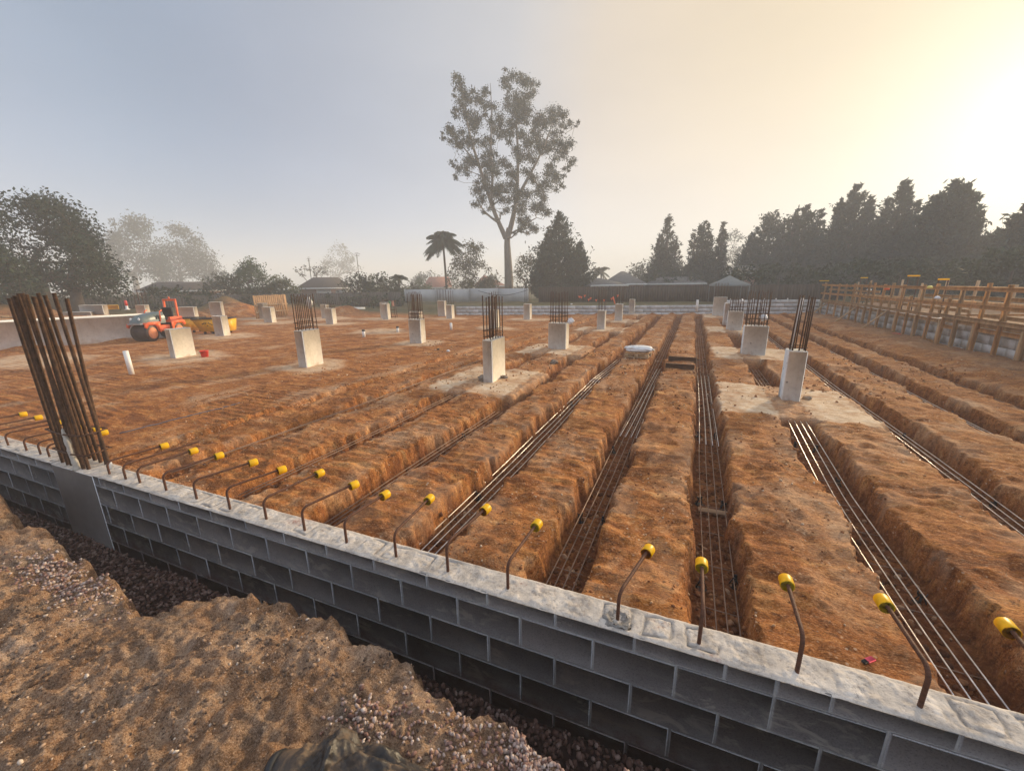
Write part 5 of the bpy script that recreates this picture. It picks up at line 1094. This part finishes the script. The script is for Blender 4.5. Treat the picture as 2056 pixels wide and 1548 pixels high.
GUM = [(400, 215, 45), (365, 250, 22), (375, 320, 36), (430, 290, 48), (490, 310, 44), (545, 268, 24), (545, 350, 38), (365, 375, 26), (430, 400, 46), (300, 510, 30), (340, 490, 34), (335, 570, 26), (380, 540, 24), (445, 460, 50), (500, 430, 48), (345, 700, 16), (372, 797, 18),
       (710, 165, 38), (660, 205, 34), (690, 235, 26), (775, 205, 42), (830, 215, 40), (850, 262, 24), (730, 300, 52), (680, 345, 44), (780, 335, 50), (730, 390, 60), (800, 400, 46), (625, 430, 50), (655, 520, 54), (590, 500, 40), (715, 470, 48), (760, 520, 40), (870, 425, 48), (905, 470, 46), (965, 385, 42), (1010, 405, 34), (975, 450, 36), (1030, 470, 30), (1085, 462, 26), (985, 515, 30),
       (860, 540, 46), (985, 590, 50), (1020, 640, 44), (1065, 700, 32), (935, 610, 50), (860, 620, 48), (795, 565, 42), (810, 660, 46), (740, 640, 44), (1040, 740, 20), (390, 590, 40), (450, 580, 42), (520, 580, 46), (560, 640, 40), (425, 690, 46), (395, 740, 36), (480, 700, 44), (560, 715, 54), (605, 760, 50), (520, 790, 40), (650, 700, 40),
       (945, 770, 46), (985, 810, 36), (910, 835, 46), (985, 870, 22), (850, 800, 42), (790, 760, 40), (720, 760, 36), (700, 840, 44), (640, 850, 44), (545, 850, 46), (480, 875, 42), (525, 935, 40), (585, 900, 42), (645, 930, 40), (730, 920, 50), (800, 900, 44), (880, 885, 46), (760, 1000, 46), (840, 980, 46), (905, 1010, 40), (670, 1000, 30), (560, 985, 26), (790, 1080, 40), (845, 1105, 34), (760, 1120, 30)]
_g = random.Random(4)
GUM_LIMBS = [([(1022, 580), (1021, 540), (1019, 505), (1018, 480), (1022, 455)], .56, .26), ([(1017, 482), (1005, 455), (990, 420), (968, 350), (945, 280), (932, 225), (929, 180)], .30, .05), ([(1018, 482), (1030, 440), (1038, 390), (1041, 320), (1038, 250), (1034, 165)], .33, .05),
             ([(1038, 400), (1058, 360), (1085, 310), (1105, 260), (1112, 235)], .20, .04), ([(986, 410), (990, 360), (985, 300), (988, 240), (985, 165)], .17, .025), ([(1024, 470), (1045, 460), (1062, 448), (1078, 440)], .12, .04), ([(1002, 448), (985, 435), (965, 415), (950, 380)], .16, .04), ([(960, 335), (935, 300), (905, 275)], .11, .03), ([(1085, 312), (1110, 300), (1140, 318)], .11, .03), ([(1066, 350), (1080, 375), (1105, 362)], .12, .03)]
tree('gum_tree', 'very tall gum tree with pale trunk and airy clumped crown in the middle', (1022, 578), [zc(*q) for q in GUM] + [zc(q[0] + _g.uniform(-1, 1) * q[2] * 1.4, q[1] + _g.uniform(-1.2, 1.2) * q[2], q[2] * _g.uniform(.4, .75)) for q in GUM for _ in (0, 1)], 49, L_GUM, .17, 4.6, M_BARK, .52, .5, .55, .45, 'tree', None, .22, .5, 3, True, .5, .95, frame=GUM_LIMBS)
def conifer(label, px, ytop, ybase, hw, d, n=420, seed=1, sub=(), leaf=.26, mat=None, group=None, prof=.8, gap=.15, name='conifer'):
    rg = np.random.default_rng(seed); b0 = at(px, ybase, d); b0[2] = .3; mp = mpp(b0); mb = MB()
    o = empty(name, tuple(b0), 0, label, 'tree', group); tb = MB()
    for (x_, yt, hw_, fr) in [(px, ytop, hw, 1.0)] + list(sub):
        tp = at(x_, yt, d); H = tp[2] - .3; cx = (at(x_, ybase, d) - b0)[:2]; Rm = hw_ * mp; m_ = int(n * fr * .85)
        tb.tube([(cx[0], cx[1], -.2), (cx[0], cx[1], H * .5), (cx[0], cx[1], H * .97)], [.035 * H * .8 + .05, .02 * H + .02, .01], 7)
        t_ = rg.random(m_) ** .62; az = rg.uniform(0, 2 * math.pi, m_); whirl = (1 + .55 * vnoise(az * 1.6 + seed, t_ * 7, seed) + .4 * vnoise(az * 3 + seed, t_ * 20, seed + 3)) * np.where(rg.random(m_) < .12, 1.22, .95)
        Rr = Rm * np.clip(1.18 * t_, 0, 1) ** (prof * 1.12) * np.interp(t_, [0, .8, 1], [1, 1, .75]) * whirl; z = H * (1 - t_)
        for i in range(m_):
            k = int(12 + 14 * t_[i]); L = Rr[i] * rg.uniform(.75, 1.12) + .12; ss = rg.uniform(.25 if t_[i] > .2 else 0, 1, k) ** .7; u = np.array([math.cos(az[i]), math.sin(az[i]), 0])
            P = np.array([cx[0], cx[1], z[i]]) + u * (L * ss)[:, None] + np.array([0, 0, 1.0]) * (L * (.16 * ss + (.34 + .35 * (t_[i] < .35)) * ss ** 2))[:, None] + rg.normal(size=(k, 3)) * (.05 + .035 * L)
            nr = np.tile(u * .6 + [0, 0, .55], (k, 1)); leaves(mb, P, nr * 1.6, leaf, rg, .34, 0)
    mb.build('crown', mat or L_CON, o); tb.build('trunk', M_BARK2, o, True); return o
conifer('broad dark conifer standing right of the gum trunk', 1121, 428, 600, 58, 40, 760, 5, ((1160, 482, 30, .5), (1090, 490, 28, .4), (1100, 455, 26, .3)), .30, prof=.85)
GRP = 'tall conifers in the row on the right'
conifer('left end conifer of the tall row, rounded and leaning over the gazebo', 1530, 428, 572, 46, 55, 640, 11, ((1500, 470, 30, .5), (1558, 440, 26, .4)), .38, None, GRP, .6)
conifer('second conifer of the tall row with flat uneven top', 1595, 416, 572, 46, 53, 620, 12, ((1575, 425, 24, .4), (1622, 420, 26, .4)), .38, None, GRP, .65)
conifer('tallest pointed conifer left of the middle of the row', 1684, 377, 575, 58, 51, 820, 13, ((1660, 405, 30, .4), (1716, 402, 26, .4)), .38, None, GRP, .72)
conifer('pointed conifer in the middle of the row with sharp tip', 1773, 368, 578, 50, 49, 720, 14, ((1745, 408, 24, .3), (1806, 400, 24, .3)), .38, None, GRP, .72)
conifer('wide conifer near the sun glow with rounded top', 1872, 370, 578, 64, 46, 860, 15, ((1840, 395, 34, .5), (1905, 392, 36, .5), (1925, 425, 26, .4)), .38, None, GRP, .62)
conifer('low conifer filling the dip beside the sun glow', 1965, 470, 580, 46, 45, 420, 16, ((1990, 455, 26, .4),), .38, None, GRP, .6)
conifer('last conifer at the picture edge with small pointed top', 2028, 400, 580, 52, 43, 700, 17, ((2052, 425, 40, .6), (2000, 440, 28, .4)), .38, None, GRP, .75)
conifer('conifer just beyond the right picture edge', 2130, 395, 580, 60, 42, 500, 18, (), .38, None, GRP, .65)
conifer('airy pointed tree alone left of the conifer row', 1332, 432, 572, 34, 50, 430, 21, ((1318, 470, 24, .35), (1350, 475, 22, .35), (1330, 520, 44, .5)), .30, L_GUM, 'airy pointed trees', .8)
conifer('airy tree with blunt top, middle of the airy three', 1402, 443, 572, 32, 49, 420, 22, ((1386, 458, 20, .35), (1412, 450, 18, .3), (1400, 510, 44, .6)), .30, L_GUM, 'airy pointed trees', .7)
conifer('narrow airy tree beside the conifer row, right of the airy three', 1440, 440, 572, 20, 50, 330, 23, ((1436, 490, 26, .5),), .28, L_GUM, 'airy pointed trees', .8)
rb = random.Random(9)
def cloud(x0, x1, ytop, ybot, r, n, arch=.5):
    out_ = []
    for _ in range(n):
        u = rb.random(); x_ = x0 + (x1 - x0) * u; e = math.sin(math.pi * min(max(u, .04), .96)) ** arch; yt = ybot + (ytop - ybot) * e; out_.append((x_, yt + r * .5 + (ybot - yt - r * .6) * rb.random() ** 1.3, r * rb.uniform(.7, 1.25)))
    return out_
B = lambda *a, **k: tree(*a, **k)
B('round_tree', 'huge dark spreading tree at the left picture edge', (70, 585), cloud(-60, 190, 392, 560, 34, 46, .45) + [(20, 412, 30), (60, 410, 26), (100, 405, 26), (130, 420, 26), (155, 440, 28), (178, 470, 28), (195, 500, 28)], 36, L_DARK, .18, 1.5, M_BARK2, .5, .6, .5, .3, seed=31)
B('round_tree', 'dark lower tree filling in beneath the huge left tree', (150, 600), cloud(60, 235, 470, 590, 28, 34, .5), 33, L_DARK, .18, 1.5, M_BARK2, .3, .6, .5, .2, seed=32)
B('round_tree', 'dark tree at the far left edge behind the rebar cage', (-20, 600), cloud(-110, 60, 480, 600, 34, 30, .4), 31, L_DARK, .18, 1.5, M_BARK2, .3, .6, .5, .2, seed=33)
B('gum_tree', 'faded misty gum beside the huge left tree, left of the two', (270, 565), cloud(205, 330, 436, 560, 20, 44, .55) + [(228, 448, 12), (262, 442, 12), (290, 446, 14)], 120, L_GUM, .5, 1.4, M_BARK, .5, .6, .5, .4, seed=34)
B('gum_tree', 'faded misty gum right of the huge left tree, right of the two', (360, 565), cloud(310, 425, 455, 565, 20, 40, .5) + [(345, 455, 14), (372, 462, 12), (402, 490, 14)], 128, L_GUM, .5, 1.4, M_BARK, .5, .6, .5, .4, seed=35)
B('round_tree', 'neat dark green rounded tree left of the timber panel', (502, 590), [(502, 528, 16), (492, 540, 20), (515, 540, 18), (505, 560, 26), (482, 556, 16), (525, 562, 16), (500, 525, 10)] + cloud(472, 535, 520, 590, 14, 22, .6), 46, L_MID, .18, 1.5, M_BARK2, .25, .8, .5, .1, seed=36)
B('bush', 'spiky dark bush left of the rounded green tree', (450, 605), cloud(410, 490, 545, 608, 15, 24, .5), 42, L_DARK, .26, 1.6, M_BARK2, .12, .8, .35, 0, seed=37, cat='bush')
B('bush', 'wide dark bush directly behind the timber panel', (540, 605), cloud(490, 595, 566, 612, 15, 26, .3), 41, L_DARK, .22, 1.8, M_BARK2, .12, .8, .5, .1, seed=38, cat='bush')
B('bush', 'yellow tipped bush right of the rounded green tree', (565, 600), cloud(535, 592, 543, 590, 13, 20, .5), 45, L_LIGHT, .22, 1.5, M_BARK2, .12, .8, .5, .1, seed=39, cat='bush')
B('gum_tree', 'pale flat topped gum rising behind the brown roofed house', (628, 575), [(600, 545, 9), (612, 540, 9), (628, 540, 10), (645, 540, 10), (654, 548, 8), (606, 552, 6), (636, 550, 9)], 80, L_GUM, .40, 1.1, M_BARK, .3, .5, .5, .3, seed=40)
B('gum_tree', 'ghostly gum almost lost in the fog at the left of the middle', (682, 560), cloud(648, 712, 488, 555, 13, 26, .6), 190, L_GUM, .8, .8, M_BARK, .6, .5, .5, .3, seed=41)
B('bush', 'dark leafy bush right of the brown roofed house', (715, 605), cloud(683, 752, 549, 610, 14, 26, .4), 41, L_DARK, .24, 1.8, M_BARK2, .12, .8, .5, .1, seed=42, cat='bush')
B('bush', 'dark bush between the leafy bush and the yucca', (772, 605), cloud(735, 806, 552, 612, 14, 24, .4), 40, L_DARK, .24, 1.8, M_BARK2, .12, .8, .5, .1, seed=43, cat='bush')
B('bush', 'pale green bush showing over the dark bushes', (750, 585), cloud(725, 775, 549, 585, 11, 12, .4), 47, L_LIGHT, .24, 1.5, M_BARK2, .12, .8, .5, .1, seed=44, cat='bush')
B('bush', 'low olive bush at the left end of the pale sheet fence', (815, 595), cloud(798, 850, 565, 598, 9, 14, .4), 44, L_OLIVE, .22, 1.6, M_BARK2, .1, .8, .5, .1, seed=45, cat='bush')
B('round_tree', 'hazy green tree left of the terracotta roof', (838, 590), cloud(812, 866, 558, 588, 10, 14, .5), 60, L_MID, .3, 1.4, M_BARK2, .15, .8, .5, .1, seed=46)
B('round_tree', 'pale round tree faded in the fog behind the terracotta roof', (855, 570), cloud(830, 885, 541, 570, 11, 12, .5), 95, L_GUM, .45, 1.2, M_BARK2, .2, .8, .5, .1, seed=47)
B('round_tree', 'leafy tree between the palm and the gum trunk', (945, 590), cloud(902, 990, 486, 585, 15, 44, .45) + [(945, 495, 12), (960, 498, 12), (925, 515, 14)], 47, L_OLIVE, .24, 1.25, M_BARK2, .2, .8, .5, .2, seed=48)
B('bush', 'olive bush under the leafy tree by the sheet fence', (930, 598), cloud(895, 985, 560, 600, 11, 18, .3), 42, L_OLIVE, .22, 1.5, M_BARK2, .1, .8, .5, .1, seed=49, cat='bush')
B('round_tree', 'small sunlit tree squeezed between the gum trunk and dark conifer', (1055, 595), cloud(1030, 1082, 502, 590, 13, 26, .4), 46, L_OLIVE, .24, 1.1, M_BARK2, .18, .8, .5, .2, seed=50)
B('round_tree', 'dense pale tree behind the pointed grey roof', (1290, 570), cloud(1254, 1330, 522, 570, 13, 18, .5), 62, L_GUM, .32, 1.4, M_BARK2, .2, .8, .5, .1, seed=51)
B('bush', 'dark bush beneath the airy trees', (1370, 580), cloud(1290, 1440, 535, 585, 13, 34, .25), 47, L_DARK, .24, 1.5, M_BARK2, .1, .8, .5, .1, seed=52, cat='bush')
B('round_tree', 'ghostly tree in the gap left of the conifer row', (1472, 560), cloud(1448, 1500, 462, 555, 13, 24, .5), 115, L_GUM, .55, 1.0, M_BARK, .3, .5, .5, .2, seed=53)
B('hedge', 'dark hedge below the conifer row at its left end', (1560, 590), cloud(1470, 1660, 530, 592, 16, 46, .12), 36, L_DARK, .24, 1.8, M_BARK2, .1, .8, .5, 0, seed=54, cat='hedge', limbs=False)
B('hedge', 'dark hedge below the conifer row behind the formwork', (1800, 590), cloud(1640, 1960, 520, 592, 19, 64, .12), 33, L_DARK, .24, 1.8, M_BARK2, .1, .8, .5, 0, seed=55, cat='hedge', limbs=False)
B('hedge', 'dark hedge at the right picture edge behind the formwork', (2020, 590), cloud(1930, 2120, 500, 592, 20, 44, .12), 31, L_DARK, .24, 1.8, M_BARK2, .1, .8, .5, 0, seed=56, cat='hedge', limbs=False)
B('hedge', 'long dark hedge behind the raised ground on the left', (250, 610), cloud(120, 420, 575, 622, 13, 60, .1), 39, L_DARK, .24, 1.6, M_BARK2, .1, .8, .5, 0, seed=57, cat='hedge', limbs=False)
B('bush', 'dark bushes low along the timber fence behind the slatted panel', (640, 610), cloud(560, 810, 590, 616, 9, 46, .1), 37, L_DARK, .22, 1.5, M_BARK2, .08, .8, .5, 0, seed=58, cat='bush', limbs=False)
B('round_tree', 'misty tree far beyond the brick house', (440, 560), cloud(405, 470, 545, 572, 9, 14, .4), 85, L_GUM, .4, 1.2, M_BARK, .2, .5, .5, .2, seed=59)
def palm(label, px, pyc, pyb, d, R_, nf=34, seed=1, lean=0.0, mat=None, name='palm_tree'):
    rg = np.random.default_rng(seed); b0 = at(px, pyb, d); b0[2] = .3; c = at(px + lean, pyc, d) - b0; o = empty(name, tuple(b0), 0, label, 'palm')
    tb = MB(); t_ = np.linspace(0, 1, 9); tb.tube(np.stack([c[0] * t_ ** 2, c[1] * t_ ** 2, c[2] * t_ - .2 * (t_ == 0)], 1), np.interp(t_, [0, .1, .9, 1], [.20, .14, .11, .16]), 9); tb.build('trunk', M_BARK2, o, True); mb = MB()
    for k in range(nf):
        az = rg.uniform(0, 2 * math.pi); el_ = rg.uniform(-.6, 1.5) if k > 4 else rg.uniform(1.0, 1.4); L = R_ * rg.uniform(.85, 1.15); s_ = np.linspace(0, 1, 12); u = np.array([math.cos(az), math.sin(az)])
        rr_ = L * (np.cos(el_) * s_ + .18 * math.sin(max(el_, 0)) * s_ ** 2); zz_ = L * (np.sin(el_) * s_ - (.62 if el_ > -.1 else .35) * s_ ** 2.2)
        P = np.stack([c[0] + u[0] * rr_, c[1] + u[1] * rr_, c[2] + zz_], 1); mb.tube(P, np.linspace(.03, .008, 12), 4)
        q = np.linspace(.12, 1, 46); Q = np.stack([np.interp(q, s_, P[:, i]) for i in range(3)], 1); t2 = np.gradient(Q, axis=0); t2 /= np.linalg.norm(t2, axis=1)[:, None]; sd = np.array([-u[1], u[0], 0])
        for sg in (-1, 1):
            dv = sd * sg * .62 + t2 * .55 + rg.normal(size=Q.shape) * .12; dv[:, 2] -= .55; dv /= np.linalg.norm(dv, axis=1)[:, None]; ll = (L * .30 * np.sin(math.pi * np.clip(q * .92 + .06, 0, 1)) ** .6)[:, None]; ww = t2 * .021 * R_
            V = np.stack([Q - ww, Q + ww, Q + dv * ll + ww * .15, Q + dv * ll - ww * .15], 1).reshape(-1, 3); mb.add(V, np.arange(len(V)).reshape(-1, 4))
    mb.build('crown', mat or L_DARK, o); return o
palm('tall palm with drooping fronds and thin curved trunk', 897, 484, 585, 48, 2.25, 90, 3, -8)
palm('small faded palm behind the grey tiled roof', 1207, 548, 575, 62, 1.9, 22, 5, 0, L_OLIVE)
palm('spiky yucca topping the dark bushes beside the sheet fence', 801, 560, 600, 41, .95, 26, 7, 0)
# aerials
for px, y0, y1, d, hw, lab in ((625, 545, 520, 66, 5, 'thin television aerial above the brown roofed house'), (722, 552, 511, 70, 9, 'tall television aerial right of the ghostly gum')):
    p, q = at(px, y0 + 16, d), at(px, y1, d); o = empty('aerial', tuple(p), 0, lab, 'aerial'); mb = MB(); mb.tube([(0, 0, 0), (0, 0, q[2] - p[2])], .05, 6); mb.build('mast', M_BARK2, o); r_ = hw * mpp(q)
    for k, z_ in enumerate((0, -.25, .18)): mb = MB(); mb.tube([(-r_ * (1 - .25 * k), 0, q[2] - p[2] + z_), (r_ * (1 - .25 * k), 0, q[2] - p[2] + z_ + .02)], .03, 5); mb.build('crossarm', M_BARK2, o)
# ---------------------------------------------------------------- the morning mist
mb = MB(); mb.box((0, 190, 12.0), (900, 560, 28)); t = bpy.data.materials.new('mist'); t.use_nodes = True; tt = t.node_tree
tt.nodes.remove(tt.nodes['Principled BSDF']); pv = tt.nodes.new('ShaderNodeVolumePrincipled')
pv.inputs['Color'].default_value = (.93, .94, .96, 1); pv.inputs['Density'].default_value = 0.0046; pv.inputs['Anisotropy'].default_value = 0.05
tt.links.new(pv.outputs[0], tt.nodes['Material Output'].inputs['Volume'])
hz = mb.build('haze', t); hz['kind'] = 'stuff'
